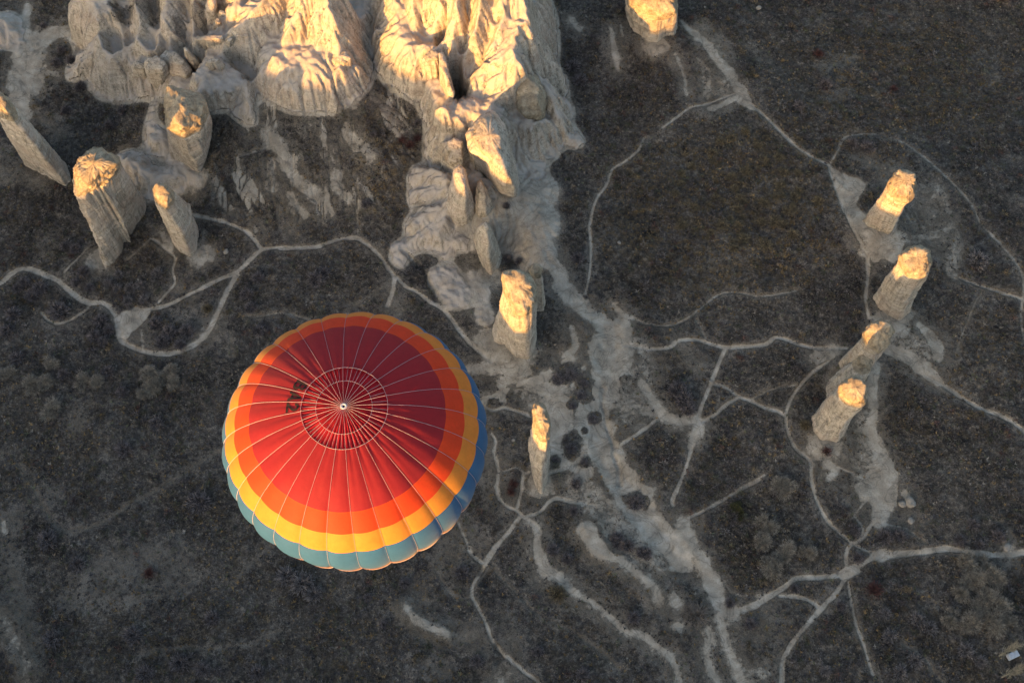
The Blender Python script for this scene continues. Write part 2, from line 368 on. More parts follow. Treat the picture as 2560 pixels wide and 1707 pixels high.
# talus below the ridge and its low rounded knobs
spine('S', [(1160, 470, 6), (1220, 480, 6.5), (1290, 505, 5.5), (1325, 560, 3.5), (1340, 610, 2)], 1.5, .5, rock=.3, rnd=2, seed=41, flute=.6)
cut('S', [(1265, 590, 2), (1275, 620, 2)], 2.5, 1.5, 4)
spine('S', [(1050, 430, 5), (1085, 425, 7), (1115, 440, 9)], .8, 2.1, rnd=.8, seed=42, flute=.6)
spine('S', [(1045, 487, 3.2), (1075, 478, 5), (1112, 465, 8)], .7, 2.3, rnd=.8, seed=43, flute=.6)
spine('S', [(1045, 550, 4.5), (1075, 530, 6), (1112, 510, 8), (1130, 490, 10)], 1.1, 2.0, rnd=1, seed=44, flute=.6)
spine('S', [(1030, 605, 1.8), (1058, 583, 3.5), (1090, 565, 5), (1105, 545, 6)], 1.0, 1.4, rnd=.8, seed=45, flute=.6)
spine('S', [(1146, 595, 3)], 1.2, 1.4, rnd=.8, seed=46)
spine('S', [(1118, 620, 1.6), (1125, 605, 2)], .8, 1.1, rnd=.8, seed=47)
spine('S', [(1120, 690, 1.2), (1145, 735, 1.4)], 1.2, .5, rnd=1, seed=48, rock=.8)
spine('S', [(1190, 690, 1.0), (1215, 790, .8)], .8, .4, rnd=1, seed=49, rock=.6)
spine('S', [(996, 610, 1.2), (1000, 645, .8)], .9, 1.0, rnd=.6, seed=50)
def blur(A, r, it=2):
    for _ in range(it):
        for ax in (0, 1):
            B = np.pad(A, [(r + 1, r) if k == ax else (0, 0) for k in (0, 1)], mode='edge').cumsum(ax)
            A = (np.take(B, range(2 * r + 1, B.shape[ax]), ax) - np.take(B, range(0, B.shape[ax] - 2 * r - 1), ax)) / (2 * r + 1)
    return A
FLOW = np.zeros_like(Hh)
def erode(x0, x1, y0, y1, its, K):
    sl = (slice(*np.searchsorted(ys, [y0, y1])), slice(*np.searchsorted(xs, [x0, x1])))
    h = Hh[sl].copy(); ny, nx = h.shape; rk = ROCK[sl]
    h += .30 * fbm(X[sl] / 1.1, Y[sl] / 1.1, s=401, o=2) * (.35 + rk)
    edge = np.minimum.reduce([np.minimum(np.arange(ny), np.arange(ny)[::-1])[:, None] + 0 * h, np.minimum(np.arange(nx), np.arange(nx)[::-1])[None, :] + 0 * h]); fade = sm(2, 14, edge)
    ids = np.arange(ny * nx).reshape(ny, nx)
    for it in range(its):
        bs = np.zeros_like(h); rec = ids.copy()
        for dj in (-1, 0, 1):
            for di in (-1, 0, 1):
                if dj == 0 and di == 0: continue
                q = np.full_like(h, 1e9); r = ids.copy()
                a = slice(max(0, -dj), ny - max(0, dj)); b = slice(max(0, -di), nx - max(0, di)); a2 = slice(max(0, dj), ny + min(0, dj)); b2 = slice(max(0, di), nx + min(0, di))
                q[a, b] = h[a2, b2]; r[a, b] = ids[a2, b2]; g = (h - q) / (ST * hypot(dj, di)); m = g > bs; bs = np.where(m, g, bs); rec = np.where(m, r, rec)
        od = np.argsort(-h.ravel(), kind='stable').tolist(); rc = rec.ravel().tolist(); ar = [1.0] * (ny * nx)
        for i in od:
            j = rc[i]
            if j != i: ar[j] += ar[i]
        A = np.array(ar).reshape(ny, nx); drop = h - h.ravel()[rec]
        e = K * np.minimum(A, 900) ** .5 * np.minimum(bs, 2.2) * (.35 + .65 * rk)
        h = h - np.minimum(e, .45 * drop) * fade
        hb = (h + np.roll(h, 1, 0) + np.roll(h, -1, 0) + np.roll(h, 1, 1) + np.roll(h, -1, 1)) / 5
        h = h + (hb - h) * .16 * fade
    Hh[sl] = h; FLOW[sl] = np.log(A) * fade
# loose debris gathers at the foot of the walls
hb = blur(Hh, 6); nrk = (1 - ROCK) * (np.hypot(X, Y - 150) < 300)
Hh = Hh + nrk * np.clip(.45 * (hb - Hh), 0, 1.3) * sm(0, .5, nrk)
hb = blur(Hh, 2, 1); bb = blur(ROCK, 2, 1); Hh = Hh + (hb - Hh) * .7 * sm(.0, .3, bb) * (1 - sm(.5, .95, bb))
erode(-150, 60, 140, 284, 12, .010)
Hh += .75 * fbm(X / 15, Y / 15, s=611, o=3) * (1 - ROCK) * (far < 320) * sm(0, 1, 1 - blur(ROCK, 6))
erode(-168, 168, 32, 284, 4, .030)
# dry gully and washes sink a little
cut('C', [(1250, -350, 0), (1230, 150, 0), (1150, 400, 0), (1230, 700, 0), (1400, 1000, 0), (1600, 1300, 0), (1860, 1600, 0)], 1.0, .9, 4)
cut('C', [(1190, 200, 0), (1190, 330, 0), (1240, 480, 0), (1300, 700, 0), (1310, 900, 0)], .25, .5, .6)
cut('H', [(800, 1180, 0), (900, 1260, 0), (960, 1350, 0), (1030, 1490, 0)], .25, .9, .7)
cut('J', [(1500, 180, 7), (1560, 320, 5), (1630, 350, 3), (1635, 500, 2), (1560, 720, 1)], .4, 1.0, .8)
cut('D', [(900, 350, 0), (880, 390, 0)], .3, .9, .5); cut('D', [(960, 375, 0), (930, 420, 0), (900, 470, 0)], .3, .9, .5)
cut('D', [(1000, 930, 0), (1050, 990, 0), (1010, 1040, 0)], .3, .9, .5)
cut('A', [(330, 770, 0), (240, 950, 0), (120, 1090, 0)], .3, .8, .7)

# bank terraces at the lower left, the foot of small pale banks
spine('B', [(0, 1180, 1.2), (80, 1330, 1.6), (140, 1460, 1.8)], 1.5, .7, rock=None, rnd=1, seed=52)
spine('D', [(1690, 60, 2.0), (1740, 170, 1.9), (1860, 250, 1.5), (2000, 370, 1.2), (2180, 540, 1.0)], .8, .55, rock=None, rnd=1, seed=53)
spine('D', [(340, 640, 1.6), (480, 760, 1.6), (620, 840, 1.3)], .5, .8, rock=None, rnd=.6, seed=54)
# cones of debris round the free chimneys
for cx, cy, r, z in [(2200, 590, 9, 2.2), (2235, 800, 7, 1.6), (2125, 930, 6, 1.4), (2075, 1090, 6, 1.0), (1290, 890, 7, 1.6), (1348, 1180, 3, .8), (1640, 100, 8, 1.8)]:
    p = P(cx, cy); sl = box((p[0], p[0]), (p[1], p[1]), r + 6); d = np.hypot(X[sl] - p[0], Y[sl] - p[1])
    Hh[sl] += z * (1 - sm(2, r + 4, d))

def hz(x, y):
    i = np.clip(np.searchsorted(xs, x) - 1, 0, NX - 2); j = np.clip(np.searchsorted(ys, y) - 1, 0, NY - 2)
    u = (x - xs[i]) / (xs[i + 1] - xs[i]); v = (y - ys[j]) / (ys[j + 1] - ys[j])
    return Hh[j, i] * (1 - u) * (1 - v) + Hh[j, i + 1] * u * (1 - v) + Hh[j + 1, i] * (1 - u) * v + Hh[j + 1, i + 1] * u * v
def G(v, x, y):
    sx, sy = vw(v, x, y); z = 0.0
    for z0 in np.arange(40, -3, -1.0):                # first hit going down the line of sight
        p = P(sx, sy, z0)
        if hz(p[0], p[1]) >= z0: z = z0; break
    for _ in range(4):
        p = P(sx, sy, z); z = .5 * z + .5 * hz(p[0], p[1])
    return np.array([p[0], p[1], hz(p[0], p[1])])

PX = 0.105
PALE = np.zeros_like(Hh); PATH = np.zeros_like(Hh); WASH = np.zeros_like(Hh); HALO = np.zeros_like(Hh)
def paint(v, pts, wd, s=1.0, layer='path', soft=.55, rag=.35):
    W = []
    for q in pts:
        p = G(v, q[0], q[1]); W.append((p[0], p[1], (q[2] if len(q) > 2 else wd) * PX / 2))
    if len(W) == 1: W = [W[0], (W[0][0] + .3, W[0][1], W[0][2])]
    # tracks that leave the picture go on outside it
    for e in (0, -1):
        sx, sy = vw(v, pts[e][0], pts[e][1])
        if layer == 'path' and len(W) > 1 and (sx < 14 or sx > 2546 or sy < 14 or sy > 1690):
            a, b = (W[0], W[1]) if e == 0 else (W[-1], W[-2]); L = hypot(a[0] - b[0], a[1] - b[1]) + 1e-6; dx, dy = (a[0] - b[0]) / L, (a[1] - b[1]) / L
            ext = [(a[0] + dx * q + dy * 3 * sin(q / 9), a[1] + dy * q - dx * 3 * sin(q / 9), a[2]) for q in (10, 20, 32, 44)]
            W = ext[::-1] + W if e == 0 else W + ext
    # densify with Catmull-Rom
    if len(W) > 2:
        A = np.array(W); A = np.vstack([2 * A[0] - A[1], A, 2 * A[-1] - A[-2]]); out = []
        for i in range(1, len(A) - 2):
            for t in np.linspace(0, 1, 5)[:-1]:
                a, b, c, d = A[i - 1], A[i], A[i + 1], A[i + 2]
                out.append(.5 * ((2 * b) + (-a + c) * t + (2 * a - 5 * b + 4 * c - d) * t * t + (-a + 3 * b - 3 * c + d) * t ** 3))
        out.append(A[-2]); W = [tuple(o) for o in out]
    rm = max(p[2] for p in W) + 7
    sl = box((min(p[0] for p in W), max(p[0] for p in W)), (min(p[1] for p in W), max(p[1] for p in W)), rm)
    x = X[sl]; y = Y[sl]
    d, wv, _ = pl_dist(x, y, W)
    wv = wv * (1 + rag * fbm(x / 3.5, y / 3.5, s=60, o=3) * 1.6)
    m = 1 - sm(wv * .65 - .1, wv * 1.3 + soft * 1.1, d)
    PALE[sl] = np.maximum(PALE[sl], m * s)
    hw = 2.2 if layer == 'path' else 5.0
    HALO[sl] = np.maximum(HALO[sl], (1 - sm(wv * .5, wv + hw, d)) ** 1.25 * s * (.36 if layer == 'path' else .66))
    L = PATH if layer == 'path' else WASH
    L[sl] = np.maximum(L[sl], (1 - sm(wv * .9, wv * 1.15 + .25, d)) * s)
def poly(v, pts, s=1.0, soft=1.2, layer='wash'):
    W = [tuple(G(v, a, b)[:2]) + (0,) for a, b in pts]
    sl = box((min(p[0] for p in W), max(p[0] for p in W)), (min(p[1] for p in W), max(p[1] for p in W)), 4)
    x = X[sl] + 1.1 * fbm(X[sl] / 3, Y[sl] / 3, s=61, o=3); y = Y[sl] + 1.1 * fbm(X[sl] / 3, Y[sl] / 3, s=62, o=3)
    d, _, _ = pl_dist(x, y, W + [W[0]]); d = np.where(inside(x, y, W), -d, d)
    m = 1 - sm(-soft * .5, soft, d)
    PALE[sl] = np.maximum(PALE[sl], m * s); WASH[sl] = np.maximum(WASH[sl], m * s)
def island(v, x0, y0, rx, ry):
    c = G(v, x0, y0); s = VW[v][2]; rx = rx / s * PX; ry = ry / s * PX * 1.08
    sl = box((c[0], c[0]), (c[1], c[1]), max(rx, ry) + 3); x = X[sl] - c[0]; y = Y[sl] - c[1]
    d = np.hypot(x / rx, y / ry) + .75 * fbm(X[sl] / 2.6, Y[sl] / 2.6, s=63, o=4, g=.65)
    m = .12 + .88 * sm(.65, 1.3, d); PALE[sl] *= m; HALO[sl] *= m; WASH[sl] *= m; PATH[sl] *= m

# broad bare ground first
pw = lambda v, pts, wd, s=1.0, **k: paint(v, pts, wd, s, layer='wash', **k)
pw('C', [(1330, -230, 60), (1270, 0, 95), (1230, 200, 70), (1130, 400, 80), (1150, 560, 78), (1230, 700, 66), (1290, 850, 72), (1400, 1000, 78), (1500, 1150, 84), (1620, 1300, 76), (1780, 1470, 56)], 70, soft=1.5)
pw('E', [(20, 300, 42), (80, 450, 34), (170, 600, 34), (230, 720, 36), (260, 830, 32), (350, 905, 34)], 34)
pw('E', [(270, 930), (300, 1060), (350, 1200), (400, 1320), (420, 1387)], 16)
pw('E', [(420, 1387), (560, 1320)], 40, .6)
pw('H', [(1500, 620, 18), (1560, 720, 26), (1620, 800, 26), (1660, 900, 22), (1700, 1010, 26), (1740, 1130, 34), (1760, 1240, 40), (1829, 1330, 50)], 30, .9)
pw('G', [(0, 230, 40), (90, 330, 40), (190, 400, 44), (260, 470, 56), (230, 560, 72), (230, 680, 60), (240, 760, 50)], 50, soft=1.2)
pw('H', [(1380, 1000, 40), (1480, 1020, 60), (1600, 1080, 60), (1650, 1180, 50), (1600, 1260, 30)], 50, .7, soft=2)
pw('H', [(1110, 1330, 36), (1170, 1400, 36), (1190, 1480, 20)], 40, .7, soft=1.2)
pw('H', [(1310, 1330, 24), (1340, 1420, 30), (1330, 1540, 26)], 24, .6, soft=1.2)
pw('H', [(1220, 1200, 26), (1290, 1260, 20)], 24, .5, soft=1.2)
pw('H', [(640, 1180, 30), (720, 1300, 26), (730, 1480, 24)], 24, .35, soft=1.5)
pw('H', [(760, 1530, 50)], 50, .5, soft=1.5)
pw('r4', [(150, 1300, 40), (350, 1330, 50), (560, 1480, 40), (700, 1420, 30)], 40, .75, soft=1.0)
pw('C', [(330, 320), (460, 270), (600, 200), (740, 140), (870, 60), (960, 0)], 26)
pw('C', [(100, 60, 20), (430, 60, 40), (640, 40, 50), (560, 110, 40), (460, 160, 30)], 40, .7, soft=1.2)
pw('C', [(760, 230, 60), (870, 330, 60), (880, 450, 60), (870, 600, 50), (900, 720, 40), (960, 770, 22), (1080, 830, 26)], 50, .9, soft=1.2)
pw('C', [(1020, 100), (940, 200), (830, 260)], 14)
pw('C', [(1400, 100, 30), (1300, 220, 20), (1320, 260, 10)], 20, .7)
pw('C', [(1250, 340, 20), (1400, 340, 26), (1520, 380, 20), (1600, 430, 16)], 22, .65, soft=1.5)
pw('C', [(1380, 480, 40), (1480, 470, 30)], 30, .5, soft=1.5)
pw('C', [(1480, 170, 16), (1560, 290, 18), (1640, 400, 20), (1760, 450, 22), (1880, 440, 22), (1900, 520, 26), (1850, 600, 12)], 18)
pw('C', [(1080, 1240, 40), (1130, 1350, 40), (1200, 1420, 36), (1330, 1440, 20)], 34, 1.0)
pw('C', [(1220, 1270, 30), (1400, 1250, 30), (1250, 1200, 20)], 30, .7)
pw('D', [(1690, 80, 36), (1740, 180, 30), (1850, 220, 14), (1900, 285, 12), (2000, 360, 14), (2090, 430, 14), (2170, 500, 14), (2190, 580, 16)], 14, 1.0)
pw('D', [(2310, 580), (2330, 620)], 16); pw('D', [(2325, 775)], 14)
pw('E', [(190, 1020), (210, 1090), (170, 1160), (200, 1240), (220, 1320), (260, 1387)], 11)
pw('D', [(1240, 0, 8), (1300, 60, 18), (1300, 170, 14), (1330, 280, 30), (1370, 370, 32), (1480, 430, 24), (1560, 520, 14), (1680, 590, 9), (1780, 660, 9), (1870, 740, 9), (1960, 820, 10), (2080, 850, 16), (2180, 930, 16), (2280, 1010, 11), (2330, 1110, 9), (2352, 1190, 8)], 12, .9)
pw('D', [(340, 640, 10), (400, 720, 14), (480, 760, 20), (560, 810, 18), (650, 840, 14)], 14, .9)
pw('D', [(640, 780, 16), (780, 870, 26), (870, 830, 24), (900, 930, 20)], 20, .5, soft=1.5)
pw('D', [(420, 480), (450, 600), (520, 680)], 28, .4, soft=1.5)
pw('D', [(640, 230), (680, 280)], 30, .35, soft=2); pw('D', [(1080, 1120), (1020, 1180)], 34, .55, soft=1.5)
pw('D', [(1090, 850), (1130, 950)], 12, .5); pw('D', [(560, 1080), (600, 1100)], 22, .5)
pw('D', [(1060, 680), (1110, 720)], 16, .35); pw('E', [(0, 830, 16), (20, 870, 12)], 14, .7)
pw('E', [(1370, -20, 66), (1370, 100, 54), (1370, 200, 36), (1360, 285, 24)], 50, .85, soft=1.5)
pw('E', [(1240, 60), (1260, 110)], 30, .8); pw('E', [(1530, 90), (1560, 140)], 18, .8)
pw('E', [(2235, 470), (2250, 500)], 18, 1.0); pw('E', [(1575, 275)], 12, .8)
pw('G', [(1600, 640, 24), (1580, 760, 22), (1595, 880, 18), (1575, 930, 24), (1590, 1010, 28), (1620, 1090, 40), (1640, 1180, 60), (1650, 1300, 66)], 22, .85, soft=1.2)
pw('G', [(1350, 1130, 20), (1390, 1170, 20), (1360, 1210, 12)], 16, .9); pw('G', [(1500, 1130), (1540, 1100)], 34, .5, soft=1.5)
pw('G', [(1530, 1260), (1570, 1300)], 34, .7); pw('G', [(1500, 980), (1480, 1080)], 40, .35, soft=2)
pw('G', [(1640, 540, 26), (1760, 600, 36), (1850, 660, 34), (1920, 720, 18)], 30, .85, soft=1.0)
pw('G', [(1820, 430, 20), (1870, 480, 26), (1910, 540, 36), (1920, 590, 24)], 26, .75, soft=1.0)
pw('G', [(1690, 490), (1800, 540)], 22, .5); pw('G', [(270, 330, 10), (330, 385, 16), (370, 400, 8)], 14, .9)
pw('G', [(590, 510, 30), (650, 570, 26), (720, 640, 14)], 20, .5, soft=1.2)
pw('G', [(60, 440, 12), (80, 540, 14), (20, 590, 12)], 14, .8); pw('G', [(0, 750, 14), (60, 700, 16), (120, 650, 14)], 14, .8)
poly('F', [(1355, 838), (1440, 880), (1560, 930), (1500, 1040), (1640, 1180), (1760, 1220), (1720, 1320), (1600, 1330), (1510, 1180), (1440, 1060)], .85)
pw('F', [(1800, 960, 20), (1900, 960, 40), (1970, 1060, 20)], 30, .6, soft=1.5)
pw('F', [(1500, 800), (1620, 830), (1700, 880)], 34, .4, soft=1.5)
pw('F', [(1760, 1220, 20), (1900, 1190, 24), (1990, 1170, 26), (2020, 1260, 34), (1980, 1340, 40), (1990, 1400, 24)], 26, .6, soft=1.2)
for a in range(3): pw('F', [(1730 + a * 34, 1040 + a * 20), (1780 + a * 36, 1130 + a * 22)], 6, .6)
poly('F', [(600, 100), (640, 120), (760, 220), (860, 330), (930, 440), (1000, 560), (900, 530), (870, 450), (790, 330), (680, 200)], .8)
pw('F', [(760, 555), (830, 530), (900, 490)], 18, .7); pw('F', [(590, 280), (630, 390), (640, 480)], 15, .65)
pw('F', [(700, 300, 12), (745, 380, 30), (745, 490, 24)], 20, .6); pw('F', [(260, 150, 5), (270, 220, 9), (285, 300, 16), (290, 350, 8)], 9, .9)
pw('F', [(308, 130), (318, 190)], 6, .7); pw('F', [(60, 100), (100, 150)], 14, .9); pw('F', [(990, 265), (1040, 290)], 14, .35)
pw('F', [(1330, 330), (1460, 305)], 10, .3); pw('F', [(1390, 480), (1440, 475)], 14, .3)
pw('F', [(10, 600, 60), (40, 720, 40)], 40, .6, soft=2)
pw('I', [(290, 80, 16), (240, 250, 24), (240, 400, 40), (270, 560, 64), (290, 700, 74), (230, 850, 60), (200, 1000, 54), (220, 1200, 46)], 30, .95, soft=1.5)
pw('I', [(1050, 260, 16), (900, 290, 30), (700, 340, 34), (500, 380, 40), (400, 500, 50)], 34, .9, soft=1.5)
pw('I', [(0, 200, 20), (60, 350, 26), (140, 480, 20)], 22, .9); pw('I', [(600, 790), (500, 770), (420, 800)], 16, .7)
pw('I', [(440, 1260), (580, 1330), (620, 1420)], 12, .5); pw('I', [(1050, 900, 40), (1150, 850, 30)], 34, .35, soft=1.5)
pw('r7', [(20, 1000), (80, 1150), (300, 1150), (500, 1250)], 60, .35, soft=2.5)
poly('A', [(880, 830), (1000, 805), (1120, 790), (1080, 880), (1020, 940), (940, 1010), (880, 1010)], 1.0, .8)
pw('A', [(1040, 960), (1050, 1080)], 9, .6); pw('A', [(1200, 250, 16), (1240, 320, 26), (1260, 370, 10)], 20, .8)
pw('A', [(350, 310), (330, 400)], 34, .25, soft=2); pw('A', [(1620, 820, 20), (1540, 960, 50), (1400, 1080, 26)], 40, .5, soft=2)
pw('A', [(1320, 660), (1400, 760)], 60, .25, soft=3); pw('A', [(1880, 190, 8), (1890, 270, 14)], 12, .6)
pw('A', [(2120, 200), (2170, 290)], 14, .45)
pw('B', [(450, 1050, 60), (720, 960, 110), (950, 920, 90)], 100, .28, soft=4)
pw('B', [(0, 1180, 20), (60, 1290, 24), (120, 1380, 26), (150, 1480, 24), (130, 1568, 26)], 24, .55)
pw('B', [(100, 640, 14), (50, 760, 30), (60, 930, 26), (90, 1080, 30), (140, 1250, 30), (190, 1400, 20)], 24, .35, soft=2)
pw('B', [(20, 680), (30, 740)], 12, .7); pw('B', [(440, 60), (430, 150)], 14, .4); pw('B', [(285, 525)], 16, .35)
# streaks of bare tuff on the ramps
for pts, wd, s in [([(950, 270), (1010, 350)], 14, .6), ([(1040, 110), (1130, 220), (1170, 350)], 20, .8), ([(1200, 100), (1350, 240), (1470, 380), (1550, 480)], 14, .65),
                   ([(680, 480), (780, 570), (860, 700), (920, 810)], 18, .6), ([(1090, 590), (1180, 720), (1280, 800), (1340, 880)], 26, .8),
                   ([(990, 1090), (1020, 1200), (1120, 1310)], 20, .9), ([(1200, 1160), (1200, 1230)], 16, .6),
                   ([(310, 620), (400, 820), (520, 980), (620, 1120), (760, 1260)], 34, .9), ([(340, 900), (330, 1050), (340, 1200)], 22, .7),
                   ([(520, 1270), (580, 1370), (680, 1480)], 10, .9), ([(480, 1380), (580, 1500)], 8, .6), ([(250, 440), (280, 330), (240, 250)], 18, .6),
                   ([(480, 280), (560, 400)], 22, .4), ([(90, 540), (110, 640)], 20, .5), ([(930, 900), (1000, 1000)], 16, .35), ([(850, 1300), (870, 1380)], 10, .6)]:
    pw('J', pts, wd, s * .85, soft=2.0, rag=.8)
for a in [(920, 110, 110, 80), (1060, 210, 56, 100), (975, 330, 42, 30), (1125, 425, 52, 45), (965, 640, 62, 84), (1058, 738, 40, 42), (850, 730, 36, 42), (1440, 1030, 84, 74), (1060, 520, 24, 24), (1380, 200, 70, 70), (600, 262, 112, 62), (730, 40, 80, 40), (640, 340, 44, 26), (390, 320, 60, 34), (1330, 1350, 110, 66), (1380, 420, 60, 50)]:
    island('C', *a)
island('H', 1480, 1200, 60, 60); island('H', 1490, 880, 60, 60)
# silt and skirts
pw('H', [(1540, 420, 30), (1600, 640, 40), (1650, 800, 46), (1700, 1000, 56), (1760, 1220, 80)], 60, 0.5, soft=3)
pw('H', [(1340, 880, 50), (1420, 1000, 70), (1500, 1060, 90), (1600, 1100, 90)], 80, 0.90, soft=3)
pw('H', [(1100, 1100, 40), (1180, 1180, 40), (1240, 1330, 50), (1340, 1500, 50)], 60, 0.34, soft=3)
pw('C', [(1500, 60, 60), (1420, 260, 70), (1350, 420, 60)], 60, 0.57, soft=4); pw('C', [(560, 120, 70), (720, 300, 60)], 70, 0.60, soft=3)
pw('C', [(1000, 900, 60), (1200, 1100, 70), (1350, 1290, 80), (1560, 1430, 80)], 70, 0.63, soft=4)
pw('G', [(300, 500, 60), (420, 560, 40)], 50, 0.60, soft=3); pw('G', [(1300, 600, 30), (1380, 560, 40)], 40, 0.68, soft=2)
pw('G', [(1560, 900, 40), (1560, 1050, 60), (1600, 1250, 110)], 60, 0.60, soft=4); pw('C', [(300, 500, 50), (380, 760, 50), (500, 1050, 40)], 50, 0.38, soft=4)
pw('D', [(1280, 240, 50), (1380, 460, 40), (1560, 560, 30)], 40, 0.52, soft=3); pw('D', [(700, 60), (760, 180), (640, 300)], 50, 0.38, soft=4)
pw('E', [(420, 960, 60), (560, 930, 80)], 60, 0.45, soft=4); pw('I', [(420, 420, 60), (330, 640, 80), (350, 900, 60)], 70, 0.75, soft=3)
pw('G', [(1620, 420, 40), (1700, 520, 60), (1820, 560, 60)], 50, 0.60, soft=3); pw('F', [(1700, 900, 60), (1850, 1050, 90), (1950, 1250, 80)], 80, 0.51, soft=4)
pw('r4', [(100, 1100, 60), (250, 1280, 60), (500, 1420, 60)], 60, 0.75, soft=2); pw('F', [(740, 160, 40), (800, 300, 60), (860, 460, 60)], 50, 0.52, soft=3)
for cx, cy, rw in [(2200, 590, 110), (2235, 800, 90), (2120, 950, 60), (2070, 1110, 80), (1348, 1210, 50), (1290, 900, 90), (250, 650, 60), (500, 640, 60), (480, 440, 70), (1640, 110, 60), (1220, 690, 60)]: pw('S', [(cx, cy)], rw, .75, soft=3)
